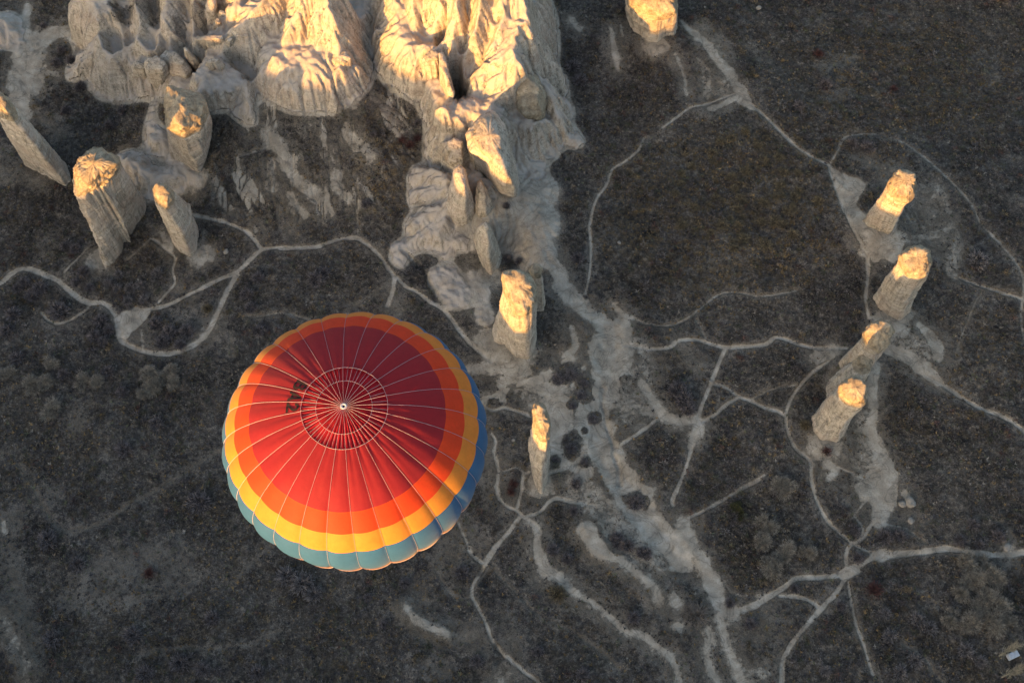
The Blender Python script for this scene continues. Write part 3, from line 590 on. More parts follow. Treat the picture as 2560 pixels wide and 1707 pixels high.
# footpaths
PATHS = [('A', [(0, 610), (60, 560), (130, 515), (200, 505), (270, 525), (340, 555), (420, 590), (470, 630), (540, 690), (600, 735), (660, 755), (740, 755), (800, 780), (845, 830), (865, 900), (875, 970), (890, 1030), (950, 1070), (1050, 1110), (1180, 1130), (1300, 1120), (1420, 1070), (1520, 980), (1590, 850), (1640, 740), (1700, 620), (1750, 540)], 14, 1),
 ('A', [(1120, 800), (1250, 765), (1380, 700), (1500, 640), (1620, 580), (1740, 530), (1830, 450), (1920, 365)], 11, 1), ('A', [(1920, 365), (2060, 350), (2200, 355), (2352, 345)], 9, 1),
 ('A', [(1410, 110), (1600, 150), (1720, 190), (1830, 245), (1890, 320), (1920, 360)], 10, .9), ('A', [(660, 780), (590, 840), (500, 890), (420, 910), (350, 880), (310, 830)], 7, .8),
 ('A', [(1170, 750), (1230, 680), (1285, 610), (1270, 520), (1290, 430), (1240, 380), (1160, 310), (1120, 290)], 7, .8), ('A', [(1800, 850), (1900, 855), (2080, 830), (2200, 860), (2300, 890)], 7, .55),
 ('A', [(1500, 230), (1500, 340), (1525, 430)], 6, .5), ('A', [(1400, 500), (1560, 455), (1740, 440)], 5, .35), ('A', [(470, 590), (480, 520), (600, 400), (670, 330)], 5, .6), ('A', [(940, 440), (1060, 330), (1200, 210)], 7, .5),
 ('A', [(1690, 980), (1705, 1150)], 6, .35), ('A', [(300, 840), (260, 900), (200, 1000)], 5, .3),
 ('H', [(0, 1155), (150, 1150), (280, 1130), (380, 1095), (490, 1085), (560, 1120), (640, 1190), (700, 1270), (745, 1340), (740, 1420), (700, 1530)], 11, .9),
 ('H', [(765, 1340), (820, 1400), (900, 1440), (980, 1500), (1040, 1530), (1110, 1600), (1230, 1760), (1390, 1890)], 11, .9), ('H', [(490, 840), (505, 950), (510, 1070)], 5, .5), ('H', [(450, 1550), (600, 1460), (700, 1400)], 6, .35),
 ('H', [(1640, 860), (1690, 1000), (1730, 1130), (1760, 1240)], 8, 1), ('H', [(720, 460), (790, 410), (850, 370)], 6, .5),
 ('G', [(155, 0), (157, 80), (150, 170), (130, 270)], 6, .8), ('F', [(160, 1250), (152, 1140), (185, 1010), (235, 940), (265, 860), (330, 820), (400, 760), (425, 700)], 7, .8), ('F', [(520, 650), (600, 590), (660, 548), (740, 530), (850, 490), (880, 480)], 6, .8),
 ('F', [(970, 530), (1060, 610), (1150, 700), (1250, 780), (1360, 835)], 8, .9), ('F', [(1360, 835), (1400, 960), (1440, 1060), (1480, 1150), (1530, 1240), (1565, 1340), (1560, 1419)], 8, .8), ('G', [(1555, 120), (1560, 180), (1550, 300), (1565, 400)], 8, .7),
 ('F', [(1370, 830), (1410, 760), (1440, 700), (1530, 680), (1640, 690), (1750, 730), (1850, 800), (1950, 890), (2040, 980), (2100, 1060), (2130, 1130), (2200, 1200), (2270, 1280), (2330, 1360), (2352, 1450)], 8, .6),
 ('G', [(2250, 40), (2300, 90), (2350, 200)], 7, .5), ('G', [(2030, 195), (2120, 230), (2250, 270), (2352, 305)], 8, .8), ('G', [(2140, 260), (2100, 330), (2060, 430), (2030, 500), (2005, 600)], 5, .5),
 ('G', [(1860, 690), (1950, 740), (2060, 810), (2150, 860), (2250, 895), (2352, 970)], 11, .85), ('G', [(370, 395), (450, 425), (550, 435), (640, 400), (720, 340), (800, 280), (880, 265), (1000, 285), (1100, 275), (1200, 255)], 6, .6),
 ('G', [(330, 530), (430, 550), (550, 545), (600, 510), (680, 505), (760, 525), (840, 545), (940, 540), (1040, 530), (1090, 495), (1150, 505), (1230, 535), (1330, 548), (1450, 548)], 10, .95), ('G', [(840, 550), (800, 640), (760, 740), (720, 840), (700, 910), (690, 960), (665, 1060), (640, 1150), (610, 1230), (570, 1318), (575, 1345)], 9, .95),
 ('G', [(690, 400), (740, 500)], 4, .5), ('G', [(790, 730), (850, 750), (910, 795), (970, 815), (1040, 850), (1110, 870), (1140, 890)], 9, .85), ('G', [(970, 805), (1080, 755), (1200, 735)], 6, .5), ('G', [(700, 925), (780, 890), (840, 835), (900, 800)], 9, .9),
 ('G', [(1360, 615), (1270, 680), (1200, 760), (1160, 830), (1145, 900), (1160, 980), (1200, 1060), (1270, 1120), (1275, 1200), (1300, 1318)], 8, .8), ('G', [(490, 910), (420, 965), (310, 1035)], 9, .85), ('G', [(1040, 1190), (930, 1250), (830, 1318)], 7, .6),
 ('G', [(1400, 1150), (1480, 1180)], 6, .7), ('E', [(540, 0), (400, 70), (250, 160), (130, 225), (40, 265)], 8, .75), ('C', [(310, 340), (400, 370), (470, 350), (560, 370), (660, 410)], 9, .8), ('C', [(800, 830), (900, 800), (990, 760), (1060, 700)], 12, .9),
 ('C', [(380, 540), (410, 600), (400, 680), (430, 800), (420, 930), (440, 1020), (500, 1080), (560, 1100), (600, 1140), (700, 1210), (730, 1260)], 8, .8), ('C', [(460, 820), (560, 790), (620, 830), (680, 820)], 8, .6), ('C', [(610, 850), (600, 950), (570, 1080)], 8, .8),
 ('C', [(640, 1150), (740, 1110), (800, 1040), (860, 1015), (950, 1040), (1050, 1050), (1130, 1070)], 9, .85), ('C', [(580, 1160), (500, 1270), (400, 1380), (340, 1470)], 10, .85), ('C', [(330, 850), (370, 960), (420, 900)], 5, .4), ('C', [(130, 1180), (180, 1300), (240, 1420), (290, 1460)], 8, .6),
 ('D', [(1020, 180), (930, 310), (880, 400), (830, 480), (825, 560), (870, 640), (920, 740), (960, 850), (1000, 920), (1080, 1000), (1150, 1060), (1230, 1130), (1320, 1197)], 8, .8), ('D', [(970, 330), (1060, 450), (1180, 560), (1270, 660), (1400, 740), (1560, 820), (1700, 910), (1800, 990), (1900, 1090)], 6, .42),
 ('D', [(560, 360), (620, 470), (680, 550), (760, 570), (820, 560)], 6, .45), ('D', [(800, 220), (860, 290), (930, 320)], 6, .9),
 ('E', [(400, 890), (500, 860), (600, 800), (700, 740), (780, 680), (860, 665), (1000, 660), (1120, 640), (1220, 590), (1300, 540), (1360, 500)], 14, .95), ('E', [(1330, 520, 20), (1400, 510, 26), (1450, 510, 18), (1600, 495, 14), (1750, 475, 16), (1850, 470, 12), (1980, 490, 11), (2100, 505, 11), (2250, 510, 12), (2352, 495, 12)], 13, .95),
 ('E', [(1120, 650, 26), (1200, 610, 24)], 24, .9), ('E', [(680, 790), (780, 795), (880, 820), (940, 860)], 9, .85), ('E', [(1120, 690), (1060, 780), (1000, 840), (930, 920), (860, 1000), (790, 1080), (740, 1160), (700, 1240), (690, 1400)], 11, .85), ('E', [(300, 700), (350, 760), (420, 790), (560, 790), (640, 770)], 12, .5),
 ('E', [(1150, 700), (1165, 800), (1190, 930), (1220, 1030), (1260, 1140), (1290, 1240), (1320, 1330)], 7, .75), ('E', [(900, 0), (920, 90), (960, 190), (1010, 280), (1080, 350), (1140, 400), (1190, 440), (1300, 490)], 8, .75),
 ('E', [(1140, 590), (1135, 520), (1160, 450), (1250, 400), (1290, 330), (1330, 290), (1400, 295)], 9, .75), ('E', [(1220, 420), (1250, 360), (1245, 310), (1200, 250), (1230, 190), (1290, 130)], 6, .6), ('E', [(1400, 300), (1530, 325), (1610, 375), (1680, 430)], 6, .5),
 ('E', [(1160, 270), (1200, 240)], 6, .5), ('E', [(1830, 430), (1870, 370), (1960, 290), (2060, 240), (2180, 290), (2260, 360), (2290, 430)], 6, .25), ('E', [(1530, 1120), (1620, 1170), (1690, 1230), (1740, 1320), (1800, 1387)], 6, .5), ('E', [(700, 1200), (600, 1250), (520, 1300)], 10, .4),
 ('B', [(1240, 270), (1100, 350), (980, 430), (880, 490), (700, 590), (560, 680), (430, 720), (330, 700), (230, 570), (190, 470), (100, 350)], 9, .36), ('B', [(1500, 800), (1380, 920), (1300, 1000)], 8, .3), ('B', [(500, 0), (450, 80), (430, 150)], 9, .3), ('B', [(760, 1410), (1000, 1370), (1300, 1370), (1550, 1280)], 8, .22), ('B', [(700, 1110), (900, 1080), (1080, 1000)], 9, .2),
 ('J', [(0, 880), (180, 820), (290, 790)], 6, .5), ('J', [(1190, 1340), (1215, 1440), (1205, 1568)], 5, .4)]
for v, pts, wd, s in PATHS: paint(v, pts, wd * .78, s ** .75)
PATHN = np.where(PATH > .5, PATH, 0)
# a strip trodden flat
Hh -= 0.18 * PATH * (1 - ROCK)
PALE = np.maximum(PALE, HALO)
bR = blur(ROCK * (far < 300), 4); PALE = np.maximum(PALE, np.clip(sm(.0, .40, bR) * (1.0 + .5 * fbm(X / 4, Y / 4, s=501, o=3)), 0, 1) * (ROCK < .9))
FL = sm(1.5, 4.5, FLOW)
scrubm = 1 - np.clip(np.maximum(PALE * 1.15, ROCK), 0, 1)
rough = fbm(X / .9, Y / .9, s=12, o=2) * .22 + .30 * np.maximum(fbm(X / 2.6, Y / 2.6, s=14, o=2), 0)
near = (far < 300)
Hh += rough * scrubm * near
rampW = [tuple(P(a, b, 5)[:2]) + (0,) for a, b in [(480, 250), (700, 235), (900, 230), (1010, 150), (1060, 300), (1010, 520), (760, 560), (520, 540), (480, 400)]]
dR, _, _ = pl_dist(X, Y, rampW + [rampW[0]]); rin = inside(X, Y, rampW) * sm(0, 6, dR)
ax_, ay_ = np.array([.38, -.92]); al = X * ax_ + Y * ay_; ac = X * -ay_ + Y * ax_
stk = fbm(ac / 2.6 + .8 * fbm(X / 9, Y / 9, s=203, o=2), al / 13, s=200, o=4, g=.6)
PALE = np.maximum(PALE, rin * .85 * sm(.0, .34, stk) * (1 - .5 * FL)); Hh += rin * .5 * np.abs(fbm(ac / 5.5, al / 22, s=201, o=3)) * (1 - ROCK)
# scrub on flats of the tan rocks at the upper left and on rims
gy, gx = np.gradient(Hh, ys, xs); stp = sm(1.0, 2.4, np.hypot(gx, gy)) * ROCK * near
Hh += stp * (.35 * (np.abs(vn(X / 1.3, Y / 1.3, s=301)) - .4) + .3 * (np.abs(vn(X / .7, Y / .7, s=302)) - .4)) + stp * .20 * np.sin(2 * pi * Hh / 1.25 + 3 * fbm(X / 9, Y / 9, s=305, o=2)) + ROCK * near * .10 * fbm(X / 1.6, Y / 1.6, s=303, o=3)
gy, gx = np.gradient(Hh, ys, xs); nrm = np.dstack([-gx, -gy, np.ones_like(Hh)]); nrm /= np.linalg.norm(nrm, axis=2, keepdims=True)
veg = np.zeros_like(Hh)
for v, x0, y0, rx, ry in [('I', 1300, 170, 130, 90), ('I', 1640, 120, 110, 160), ('I', 1480, 30, 160, 60), ('I', 1900, 310, 60, 70), ('I', 2080, 100, 80, 110)]:
    c = G(v, x0, y0); s = VW[v][2]; ax, ay = rx / s * PX, ry / s * PX * 1.15
    sl = box((c[0], c[0]), (c[1], c[1]), max(ax, ay) + 3)
    d = np.hypot((X[sl] - c[0]) / ax, (Y[sl] - c[1]) / ay) + .8 * fbm(X[sl] / 2, Y[sl] / 2, s=63, o=4, g=.7)
    veg[sl] = np.maximum(veg[sl], 1 - sm(.8, 1.15, d))
ROCK2 = ROCK * (1 - .55 * veg)
# olive and rust patches
WARM = np.clip(.5 + 1.3 * fbm(X / 22, Y / 22, s=77, o=3), 0, 1) * .35
c = P(1800, 520); d = np.hypot((X - c[0]) / 36, (Y - c[1]) / 30); WARM = np.maximum(WARM, .95 * (1 - sm(.5, 1.25, d + .3 * fbm(X / 8, Y / 8, s=78, o=3))))
c = P(2250, 180); d = np.hypot((X - c[0]) / 40, (Y - c[1]) / 30); WARM = np.maximum(WARM, .7 * (1 - sm(.4, 1.25, d + .3 * fbm(X / 8, Y / 8, s=79, o=3))))
c = P(960, 430); d = np.hypot((X - c[0]) / 14, (Y - c[1]) / 18); WARM = np.maximum(WARM, .8 * (1 - sm(.4, 1.25, d)))
farrock = sm(.55, .9, 1 - nrm[..., 2]) * (far > 230)
ROCK2 = np.maximum(ROCK2, farrock)

# one height field, parted by what lies on it
idx = np.arange(NX * NY).reshape(NY, NX)
Q = np.stack([idx[:-1, :-1], idx[:-1, 1:], idx[1:, 1:], idx[1:, :-1]], -1).reshape(-1, 4)
fm = lambda A: .25 * (A.ravel()[Q].sum(1))
VV = np.stack([X.ravel(), Y.ravel(), Hh.ravel()], -1); NN = nrm.reshape(-1, 3)
fr, fp, fw = fm(ROCK), fm(PATH), fm(WASH)
cen = fm(X)
cls = np.where(fr > .5, 3, np.where(fp > .42, 1, np.where(fw > .5, 2, 0)))
cls = np.where((cls == 3) & (cen < P(930, 100, 15)[0] + 3), 4, cls)
NAMES = {0: ('ground', 'dark scrubby valley floor under dry shrubs and grass', 'ground'), 1: ('footpath', 'pale trodden footpaths winding between the shrubs', 'path'),
         2: ('dry_wash', 'bare pale sand and silt of the dry washes and banks', 'ground'), 3: ('central_tuff_ridge', 'sunlit fluted tuff ridge running down the top centre', 'terrain'),
         4: ('left_tuff_cliffs', 'pale eroded tuff cliffs at the upper left, half in sun', 'terrain')}
for k, (nm, lb, ct) in NAMES.items():
    q = Q[cls == k]; u, inv = np.unique(q, return_inverse=True)
    o = fast_mesh(nm, VV[u], inv.reshape(-1, 4), GROUND, attrs=dict(pale=PALE.ravel()[u], rock=ROCK2.ravel()[u], warm=WARM.ravel()[u]), normals=NN[u])
    tag(o, lb, ct, kind='structure')

# ------------------------------------------------------------------ rocks lofted between outlines
def loft(name, v, secs, label, cat, capz=None, seed=0, N=120, flute=.20, strata=.26, group=None, rough=.35, res=.45):
    rings = []
    zs = []
    A = np.linspace(0, 2 * pi, N, endpoint=False)
    b0 = None
    for z, pts in secs:
        W = np.array([P(*vw(v, a, b), z)[:2] for a, b in pts]); c = W.mean(0)
        # star-shaped resampling
        n = len(W); seg = []
        r = np.zeros(N)
        for i, a in enumerate(A):
            dx, dy = cos(a), sin(a); best = 0
            for k in range(n):
                p, q = W[k] - c, W[(k + 1) % n] - c; e = q - p
                den = dx * e[1] - dy * e[0]
                if abs(den) < 1e-9: continue
                t = (p[0] * e[1] - p[1] * e[0]) / den; u = (p[0] * dy - p[1] * dx) / den
                if t > 0 and -1e-6 <= u <= 1 + 1e-6: best = max(best, t)
            r[i] = best
        ker = np.array([1, 2, 3, 2, 1.]); ker /= ker.sum()
        r = sum(np.roll(r, k - 2) * ker[k] for k in range(5))
        rings.append((c, r)); zs.append(z)
    base = np.array([rings[0][0][0], rings[0][0][1]]); zb = min(hz(*base), zs[0] + 1)
    zt = zs[-1]; zz = np.arange(zs[0] - 2.5, zt + 1e-6, res * .6)
    if zz[-1] < zt: zz = np.append(zz, zt)
    cs = np.array([r[0] for r in rings]); rs = np.array([r[1] for r in rings])
    V = []; lev = []
    for z in zz:
        zc = max(z, zs[0])
        cx, cy = np.interp(zc, zs, cs[:, 0]), np.interp(zc, zs, cs[:, 1])
        i = min(np.searchsorted(zs, zc, side='right') - 1, len(zs) - 2); t = (zc - zs[i]) / (zs[i + 1] - zs[i])
        rr = rs[i] * (1 - t) + rs[i + 1] * t
        if z < zs[0]: rr = rr + (zs[0] - z) * .12
        lev.append((cx, cy, z, rr))
    # rounded, broken top
    cx, cy, z, rr = lev[-1]; rt = rr.mean()
    for q in (.94, .84, .7, .52, .32, .12):
        lev.append((cx, cy, z + rt * .34 * sqrt(1 - q * q), rr * q))
    R = np.array([l[3] for l in lev]); Zl = np.array([l[2] for l in lev])[:, None] + 0 * R
    CX = np.array([l[0] for l in lev])[:, None]; CY = np.array([l[1] for l in lev])[:, None]
    x = CX + R * np.cos(A); y = CY + R * np.sin(A)
    iscap = (Zl > capz) if capz is not None else np.zeros_like(Zl, bool)
    tsc = np.clip(R / 2.2, .15, 1)
    d = flute * 1.4 * (np.abs(vn(x / 1.5, y / 1.5, Zl / 16, s=seed)) - .42) * 1.3 + flute * .6 * vn(x / .55, y / .55, Zl / 9, s=seed + 1)
    d = d + strata * (vn(0 * Zl, 0 * Zl, Zl / .9, s=seed + 2) * .55 + .45 * vn(0 * Zl, 0 * Zl, Zl / .35, s=seed + 3)) + .12 * fbm(x / .7, y / .7, Zl / .7, s=seed + 4, o=2)
    dc = rough * 1.5 * fbm(x / 1.5, y / 1.5, Zl / 1.3, s=seed + 5, o=4, g=.62)
    dc = dc - .3 * (np.abs(vn(x / 1.1, y / 1.1, Zl / 2.5, s=seed + 9)) < .09)
    if capz is not None:
        wob = 0.5 * vn(x / 2, y / 2, s=seed + 6); m = sm(capz - 1.2 + wob, capz + .9 + wob, Zl)
        d = d * (1 - .8 * m) + dc * m
    else:
        m = sm(zt - 1.5, zt, Zl); d = d * (1 - m) + dc * m * .8 + d * m * .5
    d = d * tsc
    tl = (.42 if capz is not None else .25) * sm((capz if capz is not None else zt - 2), zt + .5, Zl)
    Zl0 = Zl.copy()
    x = x + d * np.cos(A); y = y + d * np.sin(A); Zl = Zl + (Zl > zt) * .6 * rough * fbm(x / 1.2, y / 1.2, s=seed + 7, o=3) * 2
    Zl = Zl + tl * np.clip((x - CX) * LD[0] + (y - CY) * LD[1], -2.2, 2.2) - .15 * tl
    L = len(lev)
    V = np.stack([x, y, Zl], -1).reshape(-1, 3)
    V = np.vstack([V, [[lev[-1][0], lev[-1][1], Zl[-1].mean() + .02]]])
    Fq = []; capf = []
    for l in range(L - 1):
        cf = capz is not None and lev[l][2] >= capz - .3
        for i in range(N):
            j = (i + 1) % N; Fq.append((l * N + i, l * N + j, (l + 1) * N + j, (l + 1) * N + i)); capf.append(cf)
    for i in range(N): Fq.append(((L - 1) * N + i, (L - 1) * N + (i + 1) % N, L * N)); capf.append(capz is not None)
    org = np.array([base[0], base[1], zb]); V = V - org
    if capz is None:
        o = mesh_obj(name, V, Fq, TUFF); o.location = tuple(map(float, org)); return tag(o, label, cat, group)
    r = empty(name, org); tag(r, label, cat, group)
    capf = np.array(capf)
    for nm, sel, mt in (('shaft', ~capf, TUFF), ('cap_rock', capf, CAP)):
        ff = [q for q, s in zip(Fq, sel) if s]; u = sorted({i for q in ff for i in q}); mp = {a: i for i, a in enumerate(u)}
        mesh_obj(nm, V[u], [[mp[i] for i in q] for q in ff], mt, r)
    return r

def r3(p): return [(x, y) for x, y in p]
up = lambda p: [(x, y + 1490) for x, y in p]
GC = 'free-standing fairy chimneys'
loft('fairy_chimney', 'r2', [(0, [(590, 700), (630, 770), (740, 820), (865, 860), (915, 790), (900, 690), (800, 600), (670, 610)]), (12, [(735, 500), (770, 560), (850, 600), (960, 640), (1000, 600), (980, 500), (900, 420), (800, 420)]),
     (18, [(820, 380), (850, 450), (930, 510), (1020, 525), (1058, 480), (1060, 400), (980, 330), (880, 320)]), (22, [(875, 270), (865, 340), (900, 430), (990, 490), (1070, 500), (1135, 430), (1150, 330), (1120, 230), (1050, 185), (950, 180)]), (25, [(900, 240), (900, 320), (970, 400), (1050, 430), (1110, 370), (1125, 240), (1050, 195), (960, 190)])],
     'tall banded fairy chimney with lit orange cap, topmost of the right-hand row', 'rock pillar', 20.5, 100, group=GC)
loft('fairy_chimney', 'r2', [(0, up([(710, -60), (760, 40), (850, 130), (930, 178), (1010, 160), (1080, 70), (1060, -60), (930, -150), (780, -150)])), (14, [(820, 1250), (850, 1330), (940, 1420), (1060, 1440), (1160, 1350), (1160, 1240), (1050, 1160), (920, 1160)]),
     (24, [(955, 1080), (980, 1170), (1050, 1240), (1160, 1275), (1250, 1240), (1270, 1150), (1200, 1040), (1050, 1030)]), (28, [(960, 1010), (980, 1100), (1040, 1200), (1140, 1230), (1245, 1200), (1290, 1090), (1280, 980), (1180, 915), (1050, 940)]), (31, [(1000, 1000), (1020, 1080), (1080, 1150), (1180, 1140), (1250, 1080), (1260, 980), (1170, 930), (1070, 950)])],
     'stout fairy chimney with flaring base and helmet cap, second from top on the right', 'rock pillar', 26, 110, group=GC)
loft('fairy_chimney', 'r3', [(0, [(358, 600), (385, 680), (470, 740), (570, 740), (650, 650), (600, 560), (480, 510), (390, 540)]), (14, [(485, 450), (520, 540), (620, 600), (740, 590), (770, 500), (700, 400), (590, 370)]), (21, [(600, 350), (640, 430), (740, 490), (850, 440), (860, 340), (760, 270), (650, 280)]),
     (24.5, [(610, 280), (630, 340), (700, 400), (800, 450), (880, 390), (928, 280), (900, 200), (800, 155), (680, 190)]), (27, [(650, 250), (680, 310), (760, 350), (860, 310), (890, 220), (800, 170), (700, 190)])],
     'slim fairy chimney with cracked cap standing behind the two lower right pillars', 'rock pillar', 22.5, 120, group=GC)
loft('fairy_chimney', 'r3', [(0, [(235, 820), (260, 920), (350, 960), (450, 900), (470, 800), (380, 720), (280, 740)]), (9, [(380, 690), (410, 780), (520, 830), (620, 760), (610, 660), (520, 600), (430, 610)]), (13.5, [(480, 610), (510, 690), (600, 740), (690, 690), (700, 590), (610, 540), (530, 550)]),
     (15.5, [(548, 540), (560, 590), (620, 640), (700, 620), (715, 540), (660, 478), (590, 480)]), (17.3, [(575, 530), (590, 580), (650, 600), (695, 550), (660, 492), (600, 495)])],
     'smallest round-headed fairy chimney squeezed between two taller pillars', 'rock pillar', 14.3, 130, group=GC)
loft('fairy_chimney', 'r3', [(0, [(100, 1140), (130, 1270), (190, 1355), (270, 1345), (360, 1380), (420, 1290), (450, 1180), (360, 1090), (220, 1050), (130, 1080)]), (14, [(235, 950), (260, 1040), (330, 1130), (450, 1160), (545, 1060), (550, 960), (460, 870), (330, 860)]), (24, [(355, 860), (370, 950), (440, 1020), (560, 1050), (630, 990), (630, 880), (540, 800), (420, 790)]),
     (28, [(375, 800), (390, 890), (450, 960), (600, 1010), (650, 980), (665, 880), (630, 760), (560, 700), (470, 720)]), (30.5, [(400, 790), (430, 880), (520, 940), (630, 940), (645, 850), (600, 735), (500, 730)])],
     'thick fairy chimney with flat lit top, lowest of the right-hand row', 'rock pillar', 26, 140, group=GC)
loft('fairy_chimney', 'r4', [(0, [(150, 960), (190, 1130), (330, 1180), (460, 1335), (640, 1370), (700, 1280), (740, 1100), (700, 900), (500, 800), (250, 820)]), (20, [(225, 780), (300, 900), (450, 1060), (620, 1090), (700, 980), (738, 850), (690, 650), (520, 560), (300, 600)]),
     (35, [(290, 480), (350, 640), (430, 800), (600, 810), (690, 720), (745, 560), (700, 330), (560, 250), (320, 300)]), (41, [(268, 240), (300, 400), (400, 600), (460, 740), (600, 780), (690, 670), (745, 560), (740, 400), (640, 230), (500, 180), (300, 210)]), (43, [(290, 250), (330, 380), (430, 580), (590, 720), (690, 620), (700, 420), (600, 220), (450, 200)])],
     'broad wedge-shaped fairy chimney with long slanted orange top, right above the balloon', 'rock pillar', 37, 150, N=160, group=GC)
loft('fairy_chimney', 'r4', [(0, [(720, 600), (735, 720), (830, 720), (860, 620), (800, 560)]), (12, [(700, 400), (720, 480), (820, 480), (840, 400), (760, 350)]), (20, [(690, 270), (710, 330), (800, 310), (815, 240), (740, 210)]), (22, [(625, 190), (650, 260), (720, 285), (800, 250), (822, 170), (770, 110), (680, 100)]), (24, [(650, 180), (680, 230), (750, 230), (800, 170), (740, 120), (690, 125)])],
     'thin shaded fairy chimney with grey boulder head behind the wedge-shaped one', 'rock pillar', 20.8, 160, N=90, group=GC)
loft('fairy_chimney', 'r5', [(0, [(380, 1200), (390, 1300), (440, 1400), (495, 1440), (550, 1350), (575, 1200), (560, 1050), (430, 1060)]), (18, [(310, 760), (340, 940), (400, 1090), (480, 1170), (560, 1090), (595, 900), (560, 720), (400, 680)]), (34, [(380, 480), (400, 640), (480, 750), (560, 770), (600, 640), (595, 480), (500, 380)]),
     (38.5, [(358, 340), (390, 470), (430, 620), (490, 735), (550, 745), (600, 680), (610, 530), (575, 400), (540, 280), (450, 235), (395, 290)]), (41, [(390, 330), (430, 480), (490, 670), (560, 690), (595, 540), (550, 360), (450, 270)])],
     'narrow blade-like fairy chimney with ragged orange cap, right of the balloon', 'rock pillar', 34.5, 170, group=GC, rough=.5)
loft('fairy_chimney', 'r6', [(0, [(320, 1440), (350, 1482), (460, 1390), (480, 1290), (540, 1285), (545, 1200), (655, 1040), (640, 950), (480, 1000), (330, 1200)]), (17, [(205, 1130), (232, 1200), (330, 1130), (380, 1060), (440, 1060), (480, 980), (560, 880), (520, 780), (350, 820), (220, 980)]), (29, [(98, 890), (115, 970), (200, 940), (260, 890), (330, 880), (370, 830), (465, 740), (430, 640), (260, 640), (120, 740)]),
     (33, [(92, 720), (110, 810), (170, 870), (260, 860), (330, 800), (400, 780), (465, 710), (440, 640), (340, 600), (250, 570), (150, 640)]), (35.5, [(110, 720), (140, 800), (200, 840), (280, 790), (350, 750), (430, 700), (400, 640), (300, 600), (180, 650)])],
     'wide slab of fused fairy chimneys with several lit heads, left side', 'rock pillar', 30.0, 180, N=180, flute=.75, group=GC, rough=.65)
loft('fairy_chimney', 'r6', [(0, [(850, 1280), (900, 1360), (1000, 1410), (1030, 1350), (1052, 1190), (1000, 1120), (880, 1150)]), (15, [(770, 1110), (840, 1200), (930, 1230), (980, 1120), (975, 1000), (870, 960), (780, 1010)]), (25, [(705, 970), (740, 1030), (815, 1070), (870, 1000), (870, 910), (800, 860), (715, 880)]), (29, [(696, 880), (710, 960), (800, 1015), (845, 950), (855, 890), (790, 848), (720, 842)]), (30.2, [(710, 880), (730, 940), (800, 980), (835, 920), (790, 860), (735, 850)])],
     'slender leaning fairy chimney with small orange tip, beside the wide slab', 'rock pillar', 26.5, 190, N=90, group=GC)
loft('fairy_chimney', 'r6', [(4, [(830, 650), (930, 700), (1060, 770), (1085, 720), (1130, 600), (1150, 420), (1050, 350), (850, 450)]), (16, [(800, 450), (840, 530), (960, 640), (1080, 600), (1150, 400), (1120, 280), (950, 230), (820, 300)]), (23.5, [(795, 350), (810, 440), (940, 510), (1070, 440), (1130, 320), (1090, 200), (900, 150), (800, 220)]),
     (28.5, [(780, 230), (800, 420), (930, 445), (1050, 350), (1105, 230), (1060, 170), (940, 140), (850, 110), (800, 150)]), (31.5, [(785, 200), (805, 340), (900, 400), (970, 300), (960, 200), (880, 140), (820, 110)])],
     'bulky fairy chimney with dark slanted cap lit down its left side, upper left', 'rock pillar', 23.5, 200, N=150, group=GC, rough=.5)
loft('fairy_chimney', 'r7', [(0, [(320, 1120), (480, 1180), (700, 1300), (850, 1390), (935, 1310), (850, 1080), (600, 900), (350, 900)]), (18, [(60, 700), (230, 850), (400, 960), (580, 1020), (610, 830), (450, 620), (250, 540), (80, 600)]), (30, [(-60, 420), (0, 500), (120, 560), (210, 570), (270, 500), (190, 340), (20, 180), (-80, 200)]), (34, [(-150, 260), (-20, 400), (60, 450), (140, 480), (175, 380), (110, 260), (0, 140), (-120, 120)]), (37, [(-130, 240), (-20, 350), (60, 380), (100, 300), (20, 180), (-100, 140)])],
     'sharp-edged fairy chimney cut by the left edge of the view', 'rock pillar', 31, 210, N=150, group=GC)
loft('fairy_chimney', 'r8', [(0, [(330, 120), (370, 280), (450, 440), (640, 600), (770, 590), (850, 500), (980, 490), (1005, 300), (960, 100), (600, -20), (400, 0)]), (11, [(325, -60), (345, 100), (500, 220), (740, 300), (890, 250), (1005, 200), (1010, 0), (850, -200), (450, -200)]), (15.5, [(340, -150), (400, 60), (600, 150), (760, 220), (890, 220), (1010, 190), (1015, -20), (800, -280), (450, -280)]), (18.5, [(420, -180), (500, 0), (680, 110), (860, 170), (990, 140), (990, -50), (800, -280)])],
     'squat fairy chimney with split orange cap, cut by the top edge', 'rock pillar', 12.5, 220, N=160, group=GC, rough=.5)
